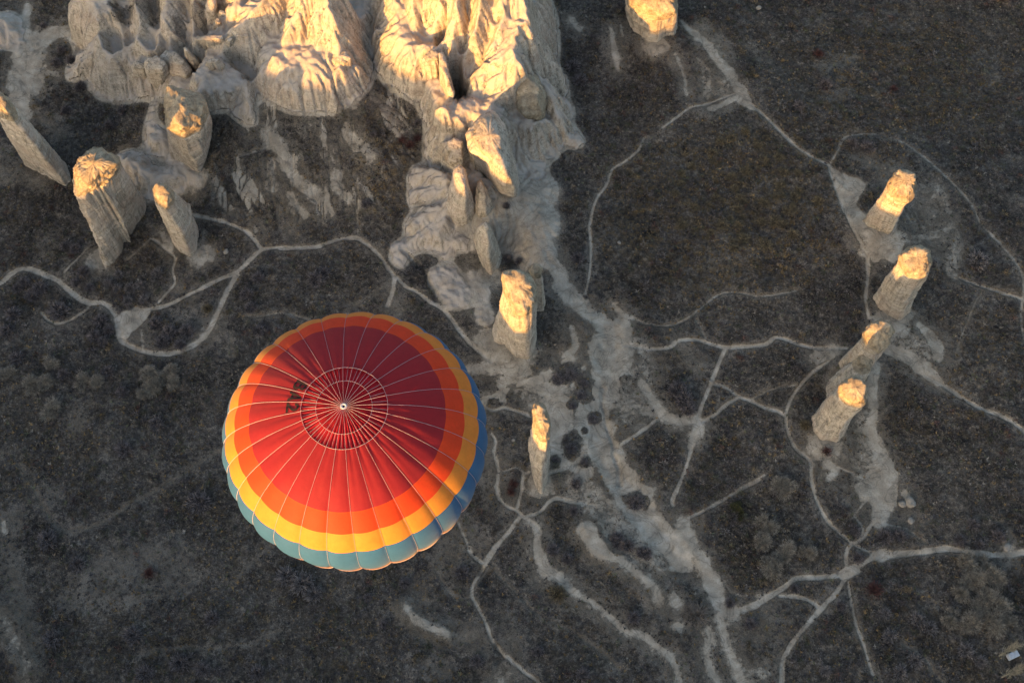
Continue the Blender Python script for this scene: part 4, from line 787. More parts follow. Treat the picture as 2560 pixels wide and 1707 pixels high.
# pieces of the ridge that stand out by themselves
GR = 'separate rock pinnacles along the ridges'
loft('rock_boulder', 'H', [(6, [(1240, 620), (1330, 700), (1440, 800), (1545, 830), (1560, 700), (1520, 500), (1450, 350), (1300, 350), (1230, 450)]), (16, [(1225, 500), (1330, 570), (1380, 680), (1450, 740), (1545, 770), (1535, 660), (1505, 500), (1490, 380), (1380, 270), (1290, 310), (1225, 400)]),
     (21, [(1218, 400), (1245, 530), (1350, 550), (1430, 660), (1500, 700), (1500, 540), (1470, 350), (1395, 245), (1310, 280)]), (24, [(1250, 420), (1300, 500), (1400, 560), (1450, 560), (1450, 440), (1395, 265), (1320, 310)])], 'huge sunlit orange boulder slab lying on the south end of the central ridge', 'rock', None, 230, N=160, flute=.25, rough=.35)
loft('rock_pinnacle', 'H', [(0, [(1110, 1000), (1170, 1050), (1250, 1020), (1278, 980), (1260, 850), (1150, 800), (1090, 880)]), (9, [(1085, 860), (1130, 930), (1220, 940), (1265, 860), (1235, 740), (1130, 700)]), (18, [(1122, 680), (1150, 770), (1220, 835), (1228, 720), (1215, 640), (1170, 600), (1130, 630)]), (20, [(1140, 660), (1160, 720), (1205, 770), (1212, 700), (1200, 640), (1170, 615)])],
     'tan rock pinnacle with lit top, below the big orange boulder', 'rock', None, 240, N=110, group=GR)
loft('rock_pinnacle', 'H', [(0, [(1275, 960), (1310, 1000), (1380, 965), (1415, 900), (1370, 820), (1290, 840)]), (7, [(1258, 850), (1290, 920), (1350, 930), (1395, 860), (1350, 790), (1290, 780)]), (13, [(1285, 760), (1300, 800), (1335, 800), (1342, 750), (1310, 700), (1290, 715)]), (15, [(1295, 735), (1310, 760), (1325, 745), (1312, 710)])],
     'onion-shaped shaded rock cone wedged beside the lit-topped pinnacle', 'rock', None, 250, N=80, group=GR)
loft('rock_pinnacle', 'H', [(0, [(1280, 1150), (1315, 1250), (1372, 1328), (1425, 1290), (1445, 1200), (1410, 1080), (1300, 1060)]), (9, [(1262, 1060), (1290, 1160), (1365, 1240), (1405, 1160), (1400, 1060), (1330, 1010)]), (15, [(1285, 1020), (1310, 1070), (1362, 1100), (1378, 1030), (1355, 975), (1310, 985)]), (17, [(1310, 1000), (1340, 1040), (1362, 1020), (1345, 980)])],
     'shaded keel-shaped rock wedge at the foot of the central ridge', 'rock', None, 260, N=100, flute=.15, group=GR)
loft('rock_boulder', 'v3', [(7, [(1530, 1100), (1600, 1350), (1750, 1470), (1900, 1490), (1970, 1250), (1930, 1000), (1700, 900)]), (16, [(1540, 1040), (1580, 1200), (1700, 1350), (1900, 1300), (1940, 1100), (1840, 900), (1700, 850)]), (19, [(1590, 1030), (1660, 1190), (1850, 1220), (1870, 1030), (1740, 890)])],
     'dark grey banded boulder in shade on the east flank of the ridge', 'rock', 8.0, 270, N=120, rough=.4)
loft('rock_pinnacle', 'I', [(3, [(1400, 860), (1440, 900), (1540, 905), (1570, 820), (1470, 760)]), (11, [(1365, 720), (1385, 800), (1540, 820), (1550, 720), (1440, 670)]), (15, [(1375, 670), (1400, 710), (1520, 730), (1530, 680), (1440, 640)])], 'short blocky shaded pinnacle left of the shaded tan column', 'rock', None, 280, N=80, group=GR)
loft('rock_pinnacle', 'I', [(0, [(1600, 960), (1640, 1050), (1740, 1050), (1790, 940), (1660, 880)]), (14, [(1515, 720), (1560, 820), (1700, 840), (1780, 760), (1740, 660), (1600, 640)]), (18, [(1508, 640), (1540, 730), (1700, 730), (1745, 660), (1650, 605), (1560, 612)])], 'tall tan shaded column behind the bulky chimney with the dark cap', 'rock', None, 290, N=90, group=GR)
loft('rock_pinnacle', 'I', [(5, [(1800, 880), (1860, 950), (2000, 940), (2040, 850), (1900, 800)]), (14, [(1700, 640), (1780, 760), (1960, 800), (2020, 720), (1900, 600), (1780, 560)]), (17, [(1660, 600), (1740, 650), (1900, 690), (1940, 640), (1860, 560), (1750, 530)])], 'lumpy shaded crag with dark hollows at its foot, right of the tan column', 'rock', None, 300, N=90, group=GR)
loft('rock_pinnacle', 'v1', [(9, [(1290, 820), (1400, 870), (1455, 800), (1390, 690), (1300, 700)]), (17, [(1225, 660), (1280, 720), (1370, 700), (1310, 610), (1240, 600)]), (21, [(1210, 570), (1240, 620), (1280, 610), (1250, 555)])], 'thin orange-lit spike above the shaded crag', 'rock', None, 310, N=60, group=GR)
loft('rock_pinnacle', 'v2', [(11, [(50, 580), (150, 690), (300, 690), (400, 640), (380, 560), (200, 520)]), (20, [(25, 460), (80, 520), (220, 530), (370, 520), (380, 450), (200, 430)]), (22.5, [(20, 430), (60, 460), (220, 470), (370, 470), (370, 430), (200, 420)])], 'fluted orange rock wall with dark streaks on the left cliffs', 'rock', None, 320, N=120, flute=.6, group=GR)
loft('rock_pinnacle', 'v2', [(12, [(140, 850), (200, 920), (400, 900), (520, 880), (420, 800), (200, 780)]), (19, [(150, 740), (180, 810), (340, 820), (400, 780), (340, 720), (220, 700)]), (22, [(165, 710), (190, 740), (320, 740), (330, 700), (240, 690)])], 'grooved grey rock fin with one lit edge, beside the white saddle', 'rock', None, 330, N=110, flute=.6, group=GR)
loft('rock_pinnacle', 'v2', [(15, [(370, 600), (460, 610), (520, 560), (500, 480), (420, 480)]), (21, [(390, 510), (450, 530), (500, 490), (480, 440), (420, 450)]), (23, [(400, 480), (440, 490), (480, 460), (450, 440)])], 'grey fluted rock at the left end of the dark crescent on the left cliffs', 'rock', None, 340, N=80, flute=.6, group=GR)
loft('rock_pinnacle', 'v2', [(16, [(500, 530), (600, 540), (700, 520), (700, 430), (600, 400), (500, 430)]), (22.5, [(490, 440), (560, 460), (680, 460), (695, 410), (600, 385), (510, 395)]), (24, [(510, 420), (580, 430), (670, 430), (660, 400), (570, 390)])], 'grey fluted hump in the middle of the dark crescent on the left cliffs', 'rock', None, 350, N=100, flute=.7, group=GR)
loft('rock_pinnacle', 'v2', [(16, [(640, 570), (720, 590), (750, 560), (700, 480), (640, 480)]), (20, [(660, 540), (720, 560), (735, 540), (690, 480), (650, 490)])], 'small dark knob at the right end of the dark crescent on the left cliffs', 'rock', None, 360, N=60, flute=.5, group=GR)
loft('rock_pinnacle', 'v2', [(17, [(240, 360), (320, 390), (390, 350), (350, 280), (260, 280)]), (23, [(270, 250), (300, 280), (340, 270), (310, 220), (280, 220)])], 'jagged little spire on the upper left rim', 'rock', None, 370, N=60, flute=.5, group=GR)
loft('rock_pinnacle', 'v2', [(18, [(320, 240), (380, 260), (430, 220), (400, 160), (330, 160)]), (23, [(320, 150), (350, 180), (400, 170), (380, 130), (330, 125)])], 'lit stub of rock just above the jagged little spire', 'rock', None, 380, N=60, flute=.5, group=GR)
loft('rock_pinnacle', 'v2', [(8, [(130, 80), (160, 260), (280, 300), (330, 180), (300, 20), (180, 0)]), (21, [(150, 60), (170, 150), (260, 180), (310, 80), (280, -60), (190, -60)]), (25, [(180, 20), (210, 80), (270, 80), (290, -20), (240, -80), (190, -60)])], 'tall lit orange crag at the top edge of the left cliffs', 'rock', None, 390, N=100, flute=.6, group=GR)
loft('rock_pinnacle', 'v2', [(10, [(1630, 850), (1680, 960), (1760, 960), (1850, 890), (1890, 780), (1750, 700)]), (19, [(1605, 740), (1650, 830), (1780, 850), (1890, 750), (1850, 650), (1700, 620)]), (22, [(1610, 690), (1660, 740), (1780, 740), (1880, 690), (1800, 610), (1690, 610)])], 'lit orange bluff at the right end of the left cliffs', 'rock', None, 400, N=120, flute=.45, group=GR)
loft('rock_pinnacle', 'v3', [(5, [(495, 1020), (520, 1110), (650, 1170), (695, 1050), (650, 950)]), (15, [(480, 850), (500, 950), (650, 975), (695, 850), (640, 750)]), (23, [(500, 660), (540, 720), (680, 700), (700, 630), (600, 580)])], 'lit column at the west foot of the central ridge', 'rock', None, 410, N=100, flute=.5, group=GR)
loft('rock_pinnacle', 'v3', [(8, [(700, 1100), (760, 1260), (830, 1250), (870, 1120), (760, 1020)]), (19, [(690, 780), (700, 920), (800, 1120), (865, 1140), (875, 1060), (810, 880), (750, 780)]), (25, [(688, 640), (700, 770), (760, 870), (795, 820), (775, 680), (730, 620)])], 'long thin sunlit fin beside the dark chasm in the central ridge', 'rock', None, 420, N=120, flute=.3, group=GR)
loft('rock_pinnacle', 'H', [(4, [(1060, 600), (1110, 650), (1180, 620), (1200, 520), (1120, 480), (1060, 520)]), (13, [(1070, 520), (1110, 580), (1190, 590), (1205, 500), (1150, 440), (1085, 450)]), (16.5, [(1085, 460), (1110, 500), (1190, 500), (1200, 460), (1140, 430)])], 'split lit stump just left of the big orange boulder', 'rock', None, 430, N=100, flute=.6, group=GR)

# ------------------------------------------------------------------ loose boulders
def boulder(v, x, y, r, label, white=.5, flat=.7, seed=0):
    p = G(v, x, y); n1, n2 = 12, 8; V = []; Fc = []
    for i in range(1, n2):
        for j in range(n1):
            th = pi * i / n2; ph = 2 * pi * j / n1
            q = 1 + .28 * float(vn(2.0 * cos(ph) * sin(th) + seed * 7.3, 2.0 * sin(ph) * sin(th), 2 * cos(th), s=5))
            q = min(q, 1.12)
            V.append((r * q * sin(th) * cos(ph) * (1.15), r * q * sin(th) * sin(ph) * .9, r * flat * q * cos(th) + r * .25))
    T = len(V); V.append((0, 0, r * flat + r * .25)); V.append((0, 0, -r * flat))
    for i in range(n2 - 2):
        for j in range(n1): k = (j + 1) % n1; Fc.append((i * n1 + j, (i + 1) * n1 + j, (i + 1) * n1 + k, i * n1 + k))
    for j in range(n1):
        k = (j + 1) % n1; Fc.append((T, j, k)); Fc.append((T + 1, (n2 - 2) * n1 + k, (n2 - 2) * n1 + j))
    o = mesh_obj('boulder', V, Fc, WHITE, smooth=False); o.location = (p[0], p[1], p[2] + .05); o.rotation_euler = (0, 0, seed * 1.3)
    return tag(o, label, 'boulder')
WHITE = m_flat('pale_stone', (.30, .27, .225), .9, .3, 1.5)
boulder('A', 1662, 383, .75, 'round white boulder in scrub left of the path fork', seed=1)
boulder('G', 300, 16, .5, 'small white boulder east of the central ridge trail', seed=2)
boulder('F', 1008, 38, .75, 'oblong white boulder near the top edge', seed=3)
boulder('E', 1570, 152, 1.35, 'large pale block beside the lower right bare patch', seed=4)
boulder('E', 1520, 165, .9, 'smaller pale stone touching the large pale block', seed=5)
boulder('E', 1575, 278, .8, 'white stone below the large pale block', seed=6)
boulder('I', 860, 715, .5, 'white stone in the dark hollow at the upper left', seed=7)
boulder('E', 2235, 462, 1.0, 'white stone beside the path near the right edge', seed=8)
boulder('F', 735, 40, .35, 'small white stone right of the squat chimney at the top edge', seed=9)
boulder('C', 540, 590, .45, 'whitish stone in scrub left of the blade-like chimney', seed=10)
boulder('A', 1020, 588, .35, 'small grey stone among shrubs left of the upper footpath', seed=11)
boulder('G', 762, 718, .4, 'small white stone beside the path junction at right centre', seed=12)

# ------------------------------------------------------------------ hot air balloon
BC = np.array([0., 0., 0.])     # filled in below from the picture
def solve_balloon():
    d = f_ + R2 * ((889 - 1280) / F) - U2 * ((1095.5 - 853.5) / F)
    return CP + d * 100.4
BC = solve_balloon(); BR = 9.80; BT = 6.9; NG = 28
PH0 = radians(90 + 2.7)
balloon = empty('hot_air_balloon', BC - np.array([0, 0, 16.5])); tag(balloon, 'hot air balloon with crimson crown and orange, yellow and blue rings in sunlight', 'hot air balloon')
BO = np.array([0, 0, 16.5])
# meridian: (radius, height above equator)
prof_ = []
for a in np.linspace(0, pi / 2, 60): prof_.append((BR * sin(a), BT * cos(a)))
for q in [(9.66, -1.0), (9.48, -2.0), (9.12, -3.1), (8.55, -4.4), (8.0, -6.3), (7.1, -7.7), (6.1, -9.1), (5.0, -10.5), (3.9, -11.8), (3.0, -12.7), (2.6, -13.2)]: prof_.append(q)
prof_ = np.array(prof_); sl_ = np.concatenate([[0], np.cumsum(np.hypot(*np.diff(prof_, axis=0).T))])
def mer(s):
    return np.interp(s, sl_, prof_[:, 0]), np.interp(s, sl_, prof_[:, 1])
def s_at_r(r):
    k = prof_[:60]; return float(np.interp(r, k[:, 0], sl_[:60]))
S_EQ = sl_[59]
def env(s, ph):
    """envelope surface with its gore bulges"""
    r, z = mer(s); u = ((ph - PH0) / (2 * pi) * NG) % 1.0; b = 4 * u * (1 - u)
    gi = np.floor((ph - PH0) / (2 * pi) * NG)
    dep = np.interp(s, [0, 2.6, 4.5, 8, S_EQ, S_EQ + 5, 24], [0, .0, .05, .12, .22, .24, .1])
    k = dep * (b ** .75)
    # loose folds near the crown, one side of each gore
    k = k - np.interp(s, [2.8, 3.2, 6, 9], [.0, .045, .02, 0]) * np.exp(-((u - .35 + .08 * np.sin(gi * 2.1)) / .14) ** 2)
    k = k + .03 * vn(s * .9, np.cos(ph) * 7, np.sin(ph) * 7, s=14) * b + .012 * vn(s * 1.2, np.cos(ph) * 9, np.sin(ph) * 9, s=4)
    # push along the meridian normal
    e = .05; r2, z2 = mer(np.minimum(s + e, sl_[-1])); r1, z1 = mer(np.maximum(s - e, 0)); tx, tz = r2 - r1, z2 - z1
    L = np.hypot(tx, tz) + 1e-9; nx, nz = -tz / L, tx / L
    rr = r - .30 * dep + k * nx; zz = z + k * nz
    return rr * np.cos(ph), rr * np.sin(ph), zz
def fabric(name, col, tr=.35):
    N = NT(name, .62, .25)
    n = N.noise(1.3, detail=4); c = N.mix(.35, col, N.ramp(n, [(.3, .8), (.7, 1.1)]), 'MULTIPLY')
    n2 = N.noise(6.0, (1, 1, .3), detail=5, rough=.7); c = N.mix(.35, c, N.ramp(n2, [(.35, .82), (.55, 1.0)]), 'MULTIPLY')
    N.l(c, N.b.inputs['Base Color']); N.b.inputs['Sheen Weight'].default_value = .15
    t = N.n('ShaderNodeBsdfTranslucent'); N.l(c, t.inputs[0]); m = N.n('ShaderNodeMixShader'); m.inputs[0].default_value = tr
    N.l(N.b.outputs[0], m.inputs[1]); N.l(t.outputs[0], m.inputs[2]); out = N.t.nodes['Material Output']; N.l(m.outputs[0], out.inputs[0])
    N.l(N.bump(N.noise(2.5, detail=5, rough=.7), .03, .6), N.b.inputs['Normal']); return N.m
FR = fabric('crimson_fabric', (.43, .026, .036), .47); FO = fabric('orange_fabric', (.92, .088, .020), .5); FY = fabric('yellow_fabric', (.88, .35, .05), .46)
FB = fabric('blue_fabric', (.028, .125, .27), .22); FBR = fabric('brown_fabric', (.20, .075, .04), .12); FC = fabric('cream_fabric', (.7, .5, .45), .2)
TAPE = m_flat('load_tape', (.50, .40, .43), .6, .1, 3)
s1 = s_at_r(7.05); s2 = s_at_r(8.32); s3 = s_at_r(9.25); SV = s_at_r(3.06)
bands = [(SV, s1, FR), (s1, s2, FO), (s2, s3, FY), (s3, S_EQ + .75, FB), (S_EQ + .75, S_EQ + 1.5, FBR), (S_EQ + 1.5, S_EQ + 1.95, FC), (S_EQ + 1.95, sl_[-1], FB)]
bn = ['crown_panel', 'orange_ring', 'yellow_ring', 'blue_ring', 'brown_band', 'cream_band', 'lower_envelope']
NS = NG * 14
env_o = empty('envelope', BO); env_o.parent = balloon
def grid_mesh(name, ss, phs, fn, mat, parent, closed=True):
    S, PHs = np.meshgrid(ss, phs, indexing='ij'); x, y, z = fn(S, PHs); V = np.stack([x, y, z], -1).reshape(-1, 3); n = len(phs); Fc = []
    for i in range(len(ss) - 1):
        for j in range(n if closed else n - 1): k = (j + 1) % n; Fc.append((i * n + j, (i + 1) * n + j, (i + 1) * n + k, i * n + k))
    return mesh_obj(name, V, Fc, mat, parent)
phs = PH0 + np.linspace(0, 2 * pi, NS, endpoint=False)
for (a, b, m), nm in zip(bands, bn):
    n = max(3, int((b - a) / .22)); grid_mesh(nm, np.linspace(a, b, n), phs, env, m, env_o)
# parachute vent with its pleats, sitting a touch lower inside its ring
def ventf(s, ph):
    r, z = mer(s); u = ((ph - PH0) / (2 * pi) * NG) % 1.0
    pl = .055 * np.sin((ph - PH0) * NG * 2) + .03 * np.sin((ph - PH0) * NG * 4 + 1 + s)
    k = np.interp(s, [0, .3, 1.9, 2.0, 2.95, SV + .12], [.0, .3, 1.0, .7, 1.2, .2]) * pl + .03 * vn(s * 2.5, np.cos(ph) * 8, np.sin(ph) * 8, s=8)
    z = z - .04 - .07 * sm(1.5, 2.6, s) + k
    return r * np.cos(ph), r * np.sin(ph), z
vph = PH0 + np.linspace(0, 2 * pi, NG * 16, endpoint=False)
vent = grid_mesh('parachute_vent', np.concatenate([np.linspace(.12, SV + .12, 26)]), vph, ventf, fabric('vent_fabric', (.58, .018, .035), .5), balloon); vent.location = tuple(BO)
# tapes: raised ribbons along the gore seams
def ribbon(pts, nrms, wd, V, Fc):
    b = len(V)
    for i, (p, n) in enumerate(zip(pts, nrms)):
        q = pts[min(i + 1, len(pts) - 1)] - pts[max(i - 1, 0)]; t = q / (np.linalg.norm(q) + 1e-9); s = np.cross(t, n); s /= np.linalg.norm(s) + 1e-9
        V += [p + s * wd - n * .01, p + s * wd + n * .02, p - s * wd + n * .02, p - s * wd - n * .01]
    for i in range(len(pts) - 1):
        for k in range(3): Fc.append((b + i * 4 + k, b + i * 4 + k + 1, b + i * 4 + 4 + k + 1, b + i * 4 + 4 + k))
for g in range(NG):
    ph = PH0 + 2 * pi * g / NG; ss = np.linspace(.15, sl_[-1], 70); V = []; Fc = []
    x, y, z = env(ss, ph + 0 * ss); z = z + np.where(ss < SV + .1, .08, .0)
    pts = np.stack([x, y, z], -1); tang = np.gradient(pts, axis=0); tang /= np.linalg.norm(tang, axis=1, keepdims=True)
    tt = np.array([-sin(ph), cos(ph), 0]); nr = np.cross(tang, tt); nr = nr * np.sign((nr @ np.array([cos(ph) * .3, sin(ph) * .3, 1]) + nr @ np.array([cos(ph), sin(ph), 0])))[:, None]
    pts = pts + nr * .03
    ribbon(pts, nr, .0065, V, Fc); o = mesh_obj('load_tape', V, Fc, TAPE, env_o)
V = []; Fc = []
for g in range(NG):
    ph = PH0 + 2 * pi * (g + .5) / NG; ss = np.linspace(2.0, SV, 8); x, y, z = ventf(ss, ph + 0 * ss); z = z + .05
    ribbon(np.stack([x, y, z], -1), np.tile([0, 0, 1.], (8, 1)), .006, V, Fc)
for rr in (2.0, SV + .02):
    pp = np.linspace(0, 2 * pi, 169) + PH0; x, y, z = (ventf if rr < 2.5 else env)(rr + 0 * pp, pp); z = z + .07
    ribbon(np.stack([x, y, z], -1), np.tile([0, 0, 1.], (169, 1)), .010, V, Fc)
mesh_obj('vent_seam', V, Fc, TAPE, vent)
# crown ring
V = []; Fc = []
for i in range(28):
    for j in range(8):
        a = 2 * pi * i / 28; b = 2 * pi * j / 8; r = .17 + .08 * cos(b); V.append((r * cos(a), r * sin(a), BT + .07 + .07 * sin(b)))
for i in range(28):
    for j in range(8): Fc.append((i * 8 + j, ((i + 1) % 28) * 8 + j, ((i + 1) % 28) * 8 + (j + 1) % 8, i * 8 + (j + 1) % 8))
cr = mesh_obj('crown_ring', V, Fc, m_flat('crown_metal', (.6, .6, .62), .35, .2, 5, .5), balloon); cr.location = tuple(BO)
# registration letters: outlines laid on the fabric
GL = {'B': [[(0, 0), (0, 1), (.45, 1), (.6, .93), (.62, .75), (.56, .58), (.66, .5), (.7, .27), (.62, .06), (.45, 0)], [(.18, .6), (.38, .6), (.44, .72), (.38, .84), (.18, .84)], [(.18, .16), (.40, .16), (.5, .28), (.42, .44), (.18, .44)]],
      'A': [[(0, 0), (.27, 1), (.47, 1), (.74, 0), (.55, 0), (.50, .22), (.24, .22), (.19, 0)], [(.285, .38), (.455, .38), (.37, .76)]],
      '2': [[(0, 0), (.68, 0), (.68, .17), (.28, .17), (.55, .42), (.67, .62), (.64, .85), (.48, .98), (.25, 1.0), (.07, .88), (.02, .68), (.19, .66), (.25, .8), (.36, .85), (.47, .78), (.48, .62), (.36, .46), (.02, .16)]]}
def pip(x, y, pl):
    c = False
    for i in range(len(pl)):
        x1, y1 = pl[i]; x2, y2 = pl[i - 1]
        if (y1 > y) != (y2 > y) and x < (x2 - x1) * (y - y1) / (y2 - y1) + x1: c = not c
    return c
def letter(ch, s_top, h, ph, k, parent, flip=1):
    """cells of the glyph on the envelope: the letter's head points to the crown"""
    V = []; Fc = []; n = 34; o = GL[ch]
    rr = mer(s_top + h / 2)[0]
    for i in range(n):
        for j in range(n):
            u, v = (i + .5) / n * .75, (j + .5) / n
            if pip(u, v, o[0]) and not any(pip(u, v, q) for q in o[1:]):
                b = len(V)
                for du, dv in ((0, 0), (1, 0), (1, 1), (0, 1)):
                    uu, v2 = (i + du) / n * .75, (j + dv) / n
                    s = s_top + (1 - v2) * h; a = ph + (uu - .35) * h * k / rr
                    x, y, z = env(np.array(s), np.array(a)); q = np.array([x, y, z + (3.5 if s < S_EQ else 0)]); q = np.array([x, y, z]); nn = np.array([x / BR ** 2, y / BR ** 2, z / BT ** 2]); nn /= np.linalg.norm(nn); V.append(q + nn * .03)
                Fc.append((b, b + 1, b + 2, b + 3))
    return mesh_obj('letter', V, Fc, BLACK, parent)
BLACK = m_flat('black_print', (.035, .022, .02), .7, .2, 3)
for q, ch in enumerate('BA2'):
    letter(ch, SV + .18, 1.0, radians([150.3, 163.2, 176.2][q]), 1.0, env_o)
for q, ch in enumerate('BA2'): letter(ch, S_EQ + .28, .42, radians(253.2 + q * 2.6), 1.0, env_o)
# lower parts: skirt, burner, wires and basket hang below
WK = m_flat('wicker', (.22, .12, .05), .85, .6, 12); STEEL = m_flat('steel', (.4, .4, .42), .4, .2, 4, .5)
sk = grid_mesh('skirt', np.linspace(0, 1, 5), np.linspace(0, 2 * pi, 40, endpoint=False), lambda s, p: ((2.6 - s * .7) * np.cos(p), (2.6 - s * .7) * np.sin(p), -13.2 - 1.4 * s), FR, balloon); sk.location = tuple(BO)
def bxm(V, Fc, c, s):
    b = len(V); V += [(c[0] + i * s[0] / 2, c[1] + j * s[1] / 2, c[2] + k * s[2] / 2) for i in (-1, 1) for j in (-1, 1) for k in (-1, 1)]
    for q in ((0, 1, 3, 2), (4, 6, 7, 5), (0, 4, 5, 1), (2, 3, 7, 6), (0, 2, 6, 4), (1, 5, 7, 3)): Fc.append(tuple(b + i for i in q))
bk = empty('basket', (0, 0, -2.4)); bk.parent = balloon
V = []; Fc = []
bxm(V, Fc, (0, 0, .06), (2.8, 1.6, .12))
for sx in (-1, 1): bxm(V, Fc, (sx * 1.36, 0, .66), (.08, 1.6, 1.08))
for sy in (-1, 1): bxm(V, Fc, (0, sy * .76, .66), (2.64, .08, 1.08))
bxm(V, Fc, (.45, 0, .64), (.05, 1.44, 1.0)); bxm(V, Fc, (-.45, 0, .64), (.05, 1.44, 1.0))
mesh_obj('basket_wall', V, Fc, WK, bk)
V = []; Fc = []
for sx in (-1, 1): bxm(V, Fc, (sx * 1.36, 0, 1.25), (.14, 1.66, .1))
for sy in (-1, 1): bxm(V, Fc, (0, sy * .76, 1.252), (2.58, .14, .1))
mesh_obj('padded_rim', V, Fc, m_flat('leather', (.08, .04, .02), .6, .3, 6), bk)
V = []; Fc = []
for sx in (-.5, .5):
    for sy in (-.3, .3): bxm(V, Fc, (sx, sy, .55), (.3, .3, .7))
bxm(V, Fc, (0, 0, .15), (1.5, 1.1, .06)); bu = mesh_obj('burner', V, Fc, STEEL, balloon); bu.location = (0, 0, .2)
V = []; Fc = []
def rod(a, b, r, V, Fc, n=5):
    a = np.array(a, float); b = np.array(b, float); d = b - a; L = np.linalg.norm(d); d /= L; u = np.cross(d, [0.3, .5, .81]); u /= np.linalg.norm(u); w_ = np.cross(d, u); k = len(V)
    for p in (a, b):
        for i in range(n): an = 2 * pi * i / n; V.append(tuple(p + r * (u * cos(an) + w_ * sin(an))))
    for i in range(n): Fc.append((k + i, k + (i + 1) % n, k + n + (i + 1) % n, k + n + i))
for i in range(14):
    a = 2 * pi * i / 14; V = []; Fc = []
    rod((2.0 * cos(a), 2.0 * sin(a), 16.5 - 14.5), (.7 * (1 if cos(a) > 0 else -1), .5 * (1 if sin(a) > 0 else -1), .4), .012, V, Fc); mesh_obj('suspension_wire', V, Fc, STEEL, balloon)
for sx in (-1, 1):
    for sy in (-1, 1): V = []; Fc = []; rod((sx * .7, sy * .5, .4), (sx * 1.3, sy * .74, -1.2), .03, V, Fc); mesh_obj('burner_pole', V, Fc, STEEL, balloon)

# ------------------------------------------------------------------ scrub: uncountable tufts
def in_fr(x, y, m=6): return True
NT_ = 210000
tx = RNG.uniform(-160, 160, NT_ * 2); ty = RNG.uniform(42, 272, NT_ * 2)
lim = 118 + (ty - 45) * (152 - 118) / 205 + 8; k = np.abs(tx) < lim; tx, ty = tx[k][:NT_], ty[k][:NT_]
ii = np.clip(np.searchsorted(xs, tx), 1, NX - 1); jj = np.clip(np.searchsorted(ys, ty), 1, NY - 1)
den = np.clip(1 - 1.35 * PALE[jj, ii] - ROCK2[jj, ii] * .995, 0, 1) * np.clip(.62 + .8 * fbm(tx / 5, ty / 5, s=88, o=3), .12, 1)
k = RNG.rand(len(tx)) < den; tx, ty = tx[k], ty[k]; ii, jj = ii[k], jj[k]
tz = hz(tx, ty); n = len(tx)
sz = .22 + .50 * RNG.rand(n) ** 2.2
sz *= 1 + .5 * np.clip(fbm(tx / 9, ty / 9, s=89, o=2), -.6, 1)
NB = 7
an = RNG.uniform(0, 2 * pi, (n, NB)); ln = sz[:, None] * RNG.uniform(.6, 1.25, (n, NB)); up_ = RNG.uniform(.25, 1.0, (n, NB)) * sz[:, None]; wd = .07 + .10 * sz[:, None] * RNG.uniform(.5, 1, (n, NB))
c0 = np.stack([tx, ty, tz - .05], -1)[:, None, :]
b1 = c0 + np.stack([-np.sin(an) * wd, np.cos(an) * wd, 0 * an], -1); b2 = c0 + np.stack([np.sin(an) * wd, -np.cos(an) * wd, 0 * an + .06], -1)
tp = c0 + np.stack([np.cos(an) * ln, np.sin(an) * ln, up_], -1)
V = np.stack([b1, b2, tp], 2).reshape(-1, 3); Q3 = np.arange(len(V)).reshape(-1, 3)
wm = WARM[jj, ii]; rnd = RNG.rand(n)
pal = np.array([(.085, .076, .068), (.125, .114, .10), (.062, .059, .062), (.15, .125, .095), (.19, .135, .07), (.105, .108, .07), (.22, .20, .17)])
pi_ = np.where(rnd < .34, 0, np.where(rnd < .6, 1, np.where(rnd < .78, 2, np.where(rnd < .90, 3, np.where(rnd < .97, 5, 6)))))
pi_ = np.where((RNG.rand(n) < wm * .38), 4, pi_)
bc = pal[pi_] * np.array([1.18, 1.14, 1.08]) * (.6 + .8 * RNG.rand(n))[:, None] * (1 + .35 * fbm(tx / 12, ty / 12, s=95, o=2))[:, None]
cc = np.repeat(bc, NB * 3, axis=0); cc = np.concatenate([cc, np.ones((len(cc), 1))], 1)
NC = 15000; NBC = 46
cx_ = RNG.uniform(-160, 160, NC * 3); cy_ = RNG.uniform(42, 272, NC * 3)
lim = 118 + (cy_ - 45) * (152 - 118) / 205 + 8; k = np.abs(cx_) < lim; cx_, cy_ = cx_[k], cy_[k]
ii = np.clip(np.searchsorted(xs, cx_), 1, NX - 1); jj = np.clip(np.searchsorted(ys, cy_), 1, NY - 1)
dn = np.clip(1 - 2.8 * PALE[jj, ii] - 3 * ROCK2[jj, ii], 0, 1) * np.clip(.5 + 1.9 * fbm(cx_ / 11, cy_ / 11, s=188, o=4), .04, 1)
k = RNG.rand(len(cx_)) < dn; cx_, cy_ = cx_[k][:NC], cy_[k][:NC]; ii, jj = ii[k][:NC], jj[k][:NC]; n = len(cx_)
cr_ = RNG.uniform(.35, 1.0, n) ** 1.6 * 1.6; el = RNG.uniform(.1, 1.45, (n, NBC)); an = RNG.uniform(0, 2 * pi, (n, NBC)); q = RNG.uniform(.35, 1, (n, NBC)) * cr_[:, None]
D = np.stack([np.cos(an) * np.cos(el), np.sin(an) * np.cos(el), np.sin(el) * .75], -1)
c0 = np.stack([cx_, cy_, hz(cx_, cy_) - .05], -1)[:, None, :] + D * q[..., None] * .72
sd = RNG.normal(size=(n, NBC, 3)); sd /= np.linalg.norm(sd, axis=-1, keepdims=True); wq = .045 + .03 * cr_[:, None, None]
tp = c0 + (D + RNG.normal(size=D.shape) * .3) * (cr_[:, None, None] * .42)
V2 = np.stack([c0 - sd * wq, c0 + sd * wq, tp], 2).reshape(-1, 3)
base = np.array([(.105, .092, .088), (.15, .135, .125), (.125, .105, .075), (.17, .13, .075), (.085, .090, .060), (.13, .075, .06)])[RNG.choice(6, n, p=[.34, .26, .2, .08, .09, .03])] * 1.3 * RNG.uniform(.65, 1.3, (n, 1))
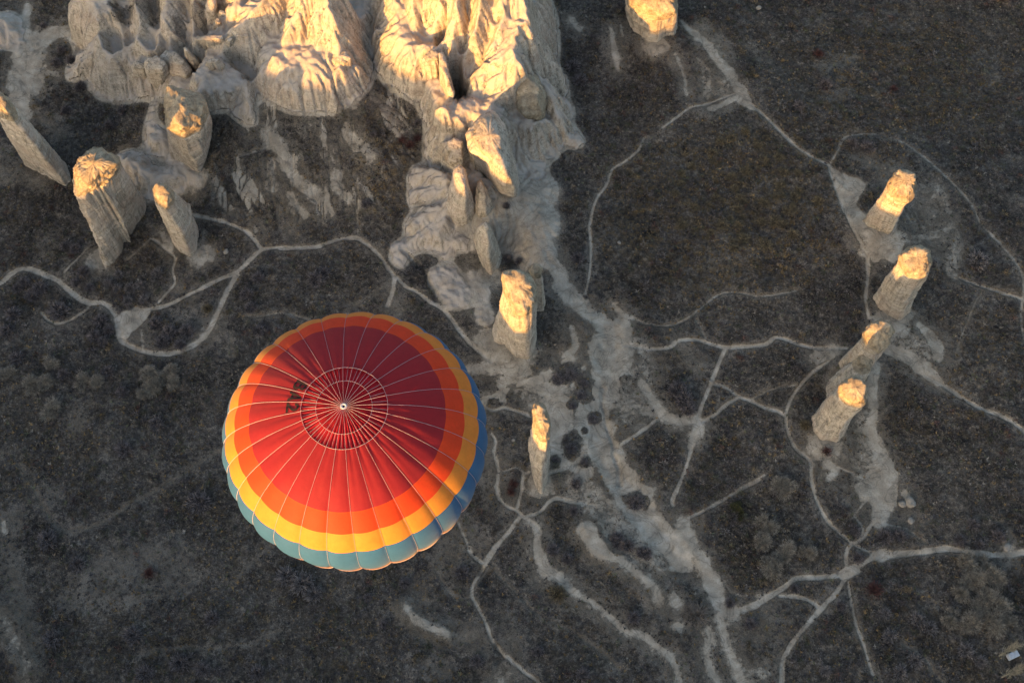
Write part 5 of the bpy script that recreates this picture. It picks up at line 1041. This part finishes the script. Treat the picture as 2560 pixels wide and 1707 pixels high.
c2 = np.repeat(base[:, None, :] * RNG.uniform(.5, 1.4, (n, NBC, 1)), 3, axis=1).reshape(-1, 3); c2 = np.concatenate([c2, np.ones((len(c2), 1))], 1)
Q3 = np.vstack([Q3, np.arange(len(V2)).reshape(-1, 3) + len(V)]); V = np.vstack([V, V2]); cc = np.vstack([cc, c2])
o = fast_mesh('dry_scrub', V, Q3, TONE, n=3, smooth=False, colf=cc); tag(o, 'low dry brown scrub and grass covering the valley floor', 'scrub', kind='stuff')

# ------------------------------------------------------------------ shrubs and trees
def twigs(n, R, Hc, wd, clumps, seed, mode):
    rg = np.random.RandomState(seed); V = []; Fc = []
    cl = [(rg.normal() * .33 * R, rg.normal() * .33 * R, rg.uniform(.1, .6) * Hc, rg.uniform(.18, .62) * R) for _ in range(clumps)] if clumps else None
    for _ in range(n):
        if cl:
            c = cl[rg.randint(len(cl))]; d = rg.normal(size=3); d[2] = abs(d[2]) * .9; d /= np.linalg.norm(d); q = rg.uniform(.02, 1) ** .7
            p = np.array([c[0], c[1], c[2]]) + d * c[3] * q; L = R * rg.uniform(.12, .34); dr = d * np.array([1, 1, 1.2]) + np.array([c[0], c[1], 0]) * .8 + rg.normal(size=3) * .35
        else:
            a = rg.uniform(0, 2 * pi); e = rg.uniform(.25, 1.35); d = np.array([cos(a) * cos(e), sin(a) * cos(e), sin(e) * Hc / R])
            q = rg.uniform(.15, .8); p = d * R * q * rg.uniform(.6, 1); L = R * rg.uniform(.16, .36); dr = d + rg.normal(size=3) * .35
        dr /= np.linalg.norm(dr); s = np.cross(dr, rg.normal(size=3)); s /= np.linalg.norm(s) + 1e-9; b = len(V)
        V += [p - s * wd, p + s * wd, p + dr * L]; Fc.append((b, b + 1, b + 2))
    return V, Fc
def stems(R, Hc, seed, r0=.06):
    rg = np.random.RandomState(seed); V = []; Fc = []
    rod((0, 0, -.2), (0, 0, Hc * .25), r0 * 1.6, V, Fc)
    for i in range(11):
        a = 2 * pi * i / 11 + rg.uniform(-.3, .3); e = rg.uniform(.4, 1.1); L = R * rg.uniform(.6, .95); m = np.array([cos(a) * cos(e), sin(a) * cos(e), sin(e) * Hc / R * .9])
        s = np.array([0, 0, Hc * rg.uniform(.02, .25)]); mid = s + m * L * .5 + rg.normal(size=3) * .06 * R; rod(s, mid, r0 * .7, V, Fc, 4)
        for _ in range(3): rod(mid, s + m * L + rg.normal(size=3) * .18 * R, r0 * .35, V, Fc, 3)
    return V, Fc
KIND = {'dark': dict(n=1700, w=.045, cl=0, c=(.25, .22, .21), d=.30), 'grey': dict(n=1500, w=.038, cl=0, c=(.32, .29, .27), d=.35), 'tan': dict(n=5200, w=.019, cl=11, c=(.40, .355, .28), d=.22),
        'red': dict(n=560, w=.036, cl=0, c=(.15, .075, .065)), 'bare': dict(n=420, w=.03, cl=0, c=(.25, .22, .19)), 'olive': dict(n=900, w=.05, cl=5, c=(.10, .10, .045)), 'rust': dict(n=1300, w=.04, cl=0, c=(.25, .20, .12), d=.3)}
PRO = {}
DKT = m_flat('dark_twigs_low', (.06, .054, .054), 1.0, .4, 2, .02)
for kn, kd in KIND.items():
    mt = m_flat(kn + '_twigs', kd['c'], 1.0, .6, .9, .02); bark = m_flat(kn + '_bark', tuple(c * .8 for c in kd['c']), 1.0, .3, 3, .02)
    PRO[kn] = []
    for s in range(3):
        V, Fc = twigs(kd['n'], 1.0, .85, kd['w'] * .5, kd['cl'], 17 * s + len(kn), 0)
        me = bpy.data.meshes.new('crown'); me.from_pydata([tuple(v) for v in V], [], Fc); me.materials.append(mt); me.materials.append(DKT)
        hz_ = np.array([V[q[2]][2] for q in Fc]); me.polygons.foreach_set('material_index', ((np.random.RandomState(s).rand(len(Fc)) < kd.get('d', .15))).astype(np.int32))
        V, Fc = stems(1.0, .8, s, .022); m2 = bpy.data.meshes.new('stems'); m2.from_pydata([tuple(map(float, v)) for v in V], [], Fc); m2.materials.append(bark)
        PRO[kn].append((me, m2))
cnt = [0]
def shrub(v, x, y, rpx, kn, label, name='shrub', cat='shrub', group=None, hs=1.0):
    p = G(v, x, y + rpx * .25); R = rpx / VW[v][2] * PX; me, m2 = PRO[kn][cnt[0] % 3]; cnt[0] += 1
    r = empty(name, (p[0], p[1], p[2] - .05), random.uniform(0, 6.28)); r.scale = (R, R, R * hs)
    for nm, m in (('crown', me), ('stems', m2)):
        o = bpy.data.objects.new(nm, m); COL.objects.link(o); o.parent = r
    return tag(r, label, cat, group)
def many(v, lst, kn, label, group, **k):
    for x, y, r in lst: shrub(v, x, y, r, kn, label, group=group, **k)
many('A', [(180, 600, 70), (300, 640, 90), (240, 690, 80), (130, 640, 60)], 'dark', 'dark bare shrub inside the first bend of the left footpath', 'shrubs in the first path bend')
shrub('A', 440, 800, 110, 'dark', 'round dark bare shrub ringed by a small looping path')
many('A', [(740, 880, 80), (800, 950, 70), (700, 990, 80), (760, 1030, 60)], 'dark', 'dark shrub in the hollow left of the pale path fork', 'shrubs left of the pale fork')
many('A', [(1150, 900, 80), (1250, 960, 90), (1380, 950, 90), (1200, 1030, 80), (1330, 1050, 70)], 'dark', 'dark shrub in the thicket enclosed by the lower left loop path', 'shrubs inside the lower left loop')
many('A', [(880, 540, 60), (960, 640, 70), (1040, 620, 60), (870, 640, 60), (1160, 530, 70), (1060, 720, 60), (800, 600, 60), (940, 730, 60)], 'grey', 'greyish twiggy shrub in the thicket below the wide rock slab', 'thicket below the rock slab')
many('A', [(620, 520, 80), (560, 600, 60), (660, 640, 60), (560, 350, 70), (480, 330, 60)], 'dark', 'dark shrub left of the thicket under the wide rock slab', 'shrubs left of the slab')
shrub('A', 1530, 790, 60, 'rust', 'rusty yellow bush inside the big left path loop')
many('A', [(1100, 1270, 80), (1140, 1350, 80), (1200, 1300, 60), (1260, 1250, 60), (1290, 1330, 60), (1060, 1400, 60)], 'tan', 'pale tan leafless tree in the clump below the left loop', 'tan trees below the left loop', name='tree', cat='tree')
shrub('A', 1370, 1370, 70, 'bare', 'palest bare tree at the right edge of the tan clump', name='tree', cat='tree')
many('A', [(380, 1200, 60), (240, 1350, 80), (340, 1340, 70), (60, 1270, 60), (610, 1320, 70), (720, 1330, 60)], 'tan', 'small tan leafless tree at the left edge of the view', 'small tan trees at the left', name='tree', cat='tree')
many('A', [(100, 830, 90), (60, 950, 80), (130, 1150, 80), (470, 1270, 70), (800, 1250, 70), (900, 1400, 70)], 'dark', 'dark shrub on the slope at the far left', 'shrubs on the left slope')
many('A', [(1820, 680, 80), (1850, 780, 70), (1900, 560, 70), (2320, 570, 70), (1900, 950, 70)], 'dark', 'dark shrub between the left loop and the balloon', 'shrubs left of the balloon')
many('B', [(270, 760, 80), (1110, 550, 90), (430, 900, 60), (690, 260, 70), (870, 120, 60), (1180, 1200, 60), (740, 1290, 70), (300, 1310, 70), (1000, 1440, 70), (810, 1500, 70), (1130, 1480, 60), (1430, 1500, 60)], 'dark', 'dark leafless shrub on the grey slope at the lower left', 'shrubs on the lower left slope')
many('B', [(1590, 960, 80), (1680, 1000, 90), (1740, 1060, 70)], 'grey', 'grey bare shrub just below the balloon', 'shrubs just below the balloon')
shrub('B', 830, 950, 50, 'red', 'reddish bush on the bare grey patch at the lower left')
shrub('B', 300, 50, 60, 'tan', 'tan tree at the left edge above the grey slope', name='tree', cat='tree')
shrub('C', 870, 130, 70, 'dark', 'dark shrub mass on the largest island in the wash, left part', hs=.7)
shrub('C', 960, 90, 70, 'dark', 'dark shrub mass on the largest island in the wash, right part', hs=.7)
shrub('C', 1060, 160, 50, 'dark', 'upper shrub on the tall narrow island in the wash', hs=.7)
shrub('C', 1040, 250, 50, 'dark', 'lower shrub on the tall narrow island in the wash', hs=.7)
shrub('C', 975, 330, 40, 'dark', 'little dark shrub left of the wash, above the round one', hs=.7)
shrub('C', 1125, 425, 55, 'dark', 'small round black shrub alone in the middle of the pale wash', hs=.7)
shrub('C', 965, 640, 62, 'dark', 'round shrub at the fork right of the blade-like chimney', hs=.8)
shrub('C', 1058, 738, 40, 'dark', 'small shrub between two arms of the forked path', hs=.8)
shrub('C', 850, 730, 40, 'dark', 'small shrub touching the blade-like chimney', hs=.8)
shrub('C', 1440, 1030, 85, 'dark', 'large round dark shrub in the lower part of the wash', hs=.8)
many('C', [(1790, 270, 100), (1820, 350, 80), (1720, 220, 80)], 'dark', 'dark shrub filling the triangle of paths right of the wash', 'shrubs in the path triangle')
many('C', [(540, 900, 60), (520, 960, 50)], 'red', 'reddish shrub left of the foot of the blade-like chimney', 'reddish shrubs by the blade')
many('C', [(980, 1100, 50), (830, 1380, 70), (1300, 1300, 70), (1380, 1350, 70), (1480, 1400, 60), (1000, 900, 60)], 'dark', 'dark shrub in the scrub left of the lower wash', 'shrubs left of the lower wash')
shrub('D', 750, 370, 75, 'dark', 'bluish dark shrub left of the cracked path junction below the balloon')
shrub('D', 1450, 520, 90, 'rust', 'sprawling brown shrub beside the pale gully, bottom centre')
many('D', [(860, 1020, 70), (1310, 950, 60), (1640, 1120, 70), (330, 450, 60), (1520, 270, 60), (2010, 700, 70), (1900, 150, 70), (2100, 230, 70), (60, 560, 50), (180, 760, 50)], 'dark', 'dark shrub scattered along the bottom centre', 'shrubs along the bottom')
many('E', [(120, 900, 120), (60, 870, 90)], 'bare', 'big pale bare tree with spreading limbs beside the lower wash', 'pale bare trees by the lower wash', name='tree', cat='tree')
for q in [(700, 40, 70, 'tan', 'lone tan leafless tree below the lowest right pillar slope'), (590, 290, 80, 'tan', 'tall tan tree, upper one of the group right of the wash'), (560, 400, 70, 'tan', 'tan tree leaning over the next, just below the tall one'), (720, 490, 75, 'tan', 'tan tree in the middle of the group right of the wash'),
          (870, 480, 60, 'tan', 'smaller brownish tree at the right end of that group'), (620, 590, 85, 'tan', 'lowest tan tree of the group, just above the path')]:
    shrub('E', *q[:4], q[4], name='tree', cat='tree')
many('E', [(380, 190, 50), (420, 230, 40)], 'olive', 'olive green bush beside the tan trees', 'olive bushes')
shrub('E', 1320, 730, 90, 'red', 'reddish bare bush right of the path crossing, lower right')
many('E', [(1190, 330, 60), (1400, 370, 80), (1500, 370, 70), (1220, 520, 60), (340, 830, 50), (2000, 290, 60), (1910, 400, 60), (2040, 430, 50), (2170, 370, 70), (780, 730, 50), (1100, 850, 50), (480, 970, 60)], 'dark', 'dark round shrub among the lower right footpaths', 'shrubs among the lower right paths')
many('E', [(1950, 560, 75), (2080, 570, 75), (2130, 650, 80), (2010, 680, 75), (1930, 740, 75), (2080, 780, 75), (2160, 830, 75), (1850, 930, 70), (1980, 960, 80), (2130, 960, 80), (2240, 950, 60), (2040, 860, 70)], 'tan', 'pale leafless tree in the grove at the lower right', 'grove at the lower right', name='tree', cat='tree')
many('E', [(1620, 940, 70), (1700, 1000, 70), (1950, 1150, 80), (1430, 1050, 70), (1600, 1220, 70), (990, 1290, 60), (1500, 1300, 70), (2050, 1230, 60), (1400, 900, 60)], 'grey', 'grey twiggy shrub at the bottom right below the grove', 'shrubs below the grove')
many('F', [(1310, 265, 50)], 'red', 'deep red bush high on the right', None)
shrub('F', 1690, 440, 35, 'red', 'small deep red bush, further right and lower')
many('F', [(100, 400, 60), (60, 330, 60), (90, 1300, 50), (1560, 740, 60), (1480, 720, 50), (1340, 420, 60), (1210, 530, 50)], 'dark', 'dark shrub scattered on the upper right slopes', 'shrubs on the upper right')
shrub('F', 2110, 1310, 80, 'grey', 'grey bare shrub right of the helmet-capped chimney')
many('F', [(870, 890, 50), (1030, 800, 50), (940, 860, 50), (870, 690, 40), (1090, 1110, 60), (1040, 1230, 60), (1150, 1060, 50), (930, 1200, 50), (1180, 1180, 50), (1210, 960, 40), (1310, 1010, 50), (1110, 790, 45), (790, 1000, 45), (680, 1040, 45), (620, 1130, 50), (820, 1130, 50)], 'rust', 'low golden brown bush in the grassy field at upper right centre', 'golden bushes in the field', hs=.6)
rg_ = np.random.RandomState(5); many('F', [(900 + 330 * sqrt(a) * cos(6.28 * b), 950 + 300 * sqrt(a) * sin(6.28 * b), 26 + 22 * c) for a, b, c in rg_.rand(46, 3)], 'rust', 'low golden brown bush in the grassy field at upper right centre', 'golden bushes in the field', hs=.6)
many('G', [(630, 810, 60), (600, 740, 60), (1100, 1260, 50)], 'dark', 'dark shrub near the right-centre path junctions', 'shrubs near right-centre junctions')
shrub('G', 1120, 1230, 55, 'tan', 'tan tree below the lowest right pillar', name='tree', cat='tree')
shrub('G', 1350, 1065, 45, 'red', 'reddish bush against the foot of the lowest right pillar')
shrub('G', 1240, 930, 45, 'rust', 'brown bush left of the lowest right pillar')
many('H', [(850, 470, 60), (800, 440, 50), (900, 430, 50)], 'red', 'wine-red bush in the ravine left of the central ridge', 'wine-red bushes in the ravine')
many('H', [(240, 1340, 90), (280, 1300, 70), (560, 860, 50), (610, 400, 40), (900, 330, 40), (1480, 870, 40), (1490, 1210, 50), (1560, 1230, 40)], 'dark', 'dark shrub near the foot of the central ridge', 'shrubs near the central ridge')
many('I', [(600, 650, 90), (750, 620, 100), (850, 900, 100), (650, 520, 80), (1300, 1150, 100), (700, 1150, 90), (460, 260, 60), (1150, 1300, 90)], 'dark', 'dark shrub in the shadowed hollow at the upper left', 'shrubs in the upper left hollow')
# two bare poplars at the lower right corner and the pale tank beside them
def poplar(v, x, y, h, label, seed):
    p = G(v, x, y); r = empty('poplar_tree', p); tag(r, label, 'tree'); rg = np.random.RandomState(seed); V = []; Fc = []
    rod((0, 0, -.3), (.1, .1, h * .5), .22, V, Fc, 8); rod((.1, .1, h * .5), (0, .1, h), .10, V, Fc, 6); mesh_obj('trunk', V, Fc, PRO_B, r); V = []; Fc = []
    for i in range(70):
        z = h * rg.uniform(.12, .92); a = rg.uniform(0, 2 * pi); q = rg.uniform(.35, 1) * 1.7 * (1 - .5 * z / h); L = rg.uniform(1.5, 3.6)
        e = (cos(a) * q, sin(a) * q, z + L); m = (cos(a) * q * .7, sin(a) * q * .7, z + L * .35); rod((0, 0, z), m, .045, V, Fc, 4); rod(m, e, .03, V, Fc, 3)
        for _ in range(4): rod(m, (e[0] + rg.normal() * .3, e[1] + rg.normal() * .3, e[2] + rg.uniform(-.8, .6)), .018, V, Fc, 3)
    mesh_obj('crown', V, Fc, PRO_T, r)
PRO_B = m_flat('poplar_bark', (.3, .27, .2), .95, .3, 3); PRO_T = m_flat('poplar_twigs', (.42, .38, .29), .95, .3, 3)
poplar('E', 2180, 1200, 15, 'pale bare poplar rising behind the white tank, bottom right', 3)
poplar('E', 2200, 1345, 14, 'pale bare poplar at the bottom right corner below the white tank', 4)
p = G('E', 2268, 1200); tk = empty('water_tank', p, radians(22)); tag(tk, 'small whitish box-shaped tank under the bare poplar, bottom right', 'tank')
def rbox(name, s, z0, b, mat, par):
    V = []; Fc = []; prof = [(0, b), (b * .3, b * .3), (b, 0), (s[2] - b, 0), (s[2] - b * .3, b * .3), (s[2], b)]
    for z, ins in prof:
        for i in range(16):
            a = 2 * pi * (i + .5) / 16; cx, cy = (1 if cos(a) > 0 else -1), (1 if sin(a) > 0 else -1)
            V.append((cx * (s[0] / 2 - b) + cos(a) * (b - ins + .0), cy * (s[1] / 2 - b) + sin(a) * (b - ins), z0 + z))
    for l in range(len(prof) - 1):
        for i in range(16): j = (i + 1) % 16; Fc.append((l * 16 + i, l * 16 + j, (l + 1) * 16 + j, (l + 1) * 16 + i))
    Fc.append(tuple(range(15, -1, -1))); Fc.append(tuple(len(V) - 16 + i for i in range(16)))
    return mesh_obj(name, V, Fc, mat, par, smooth=False)
TK = m_flat('tank_plastic', (.50, .53, .56), .5, .25, 2)
rbox('tank_body', (2.7, 1.5, 1.5), 0, .22, TK, tk); rbox('tank_lid', (.6, .6, .12), 1.5, .08, TK, tk)
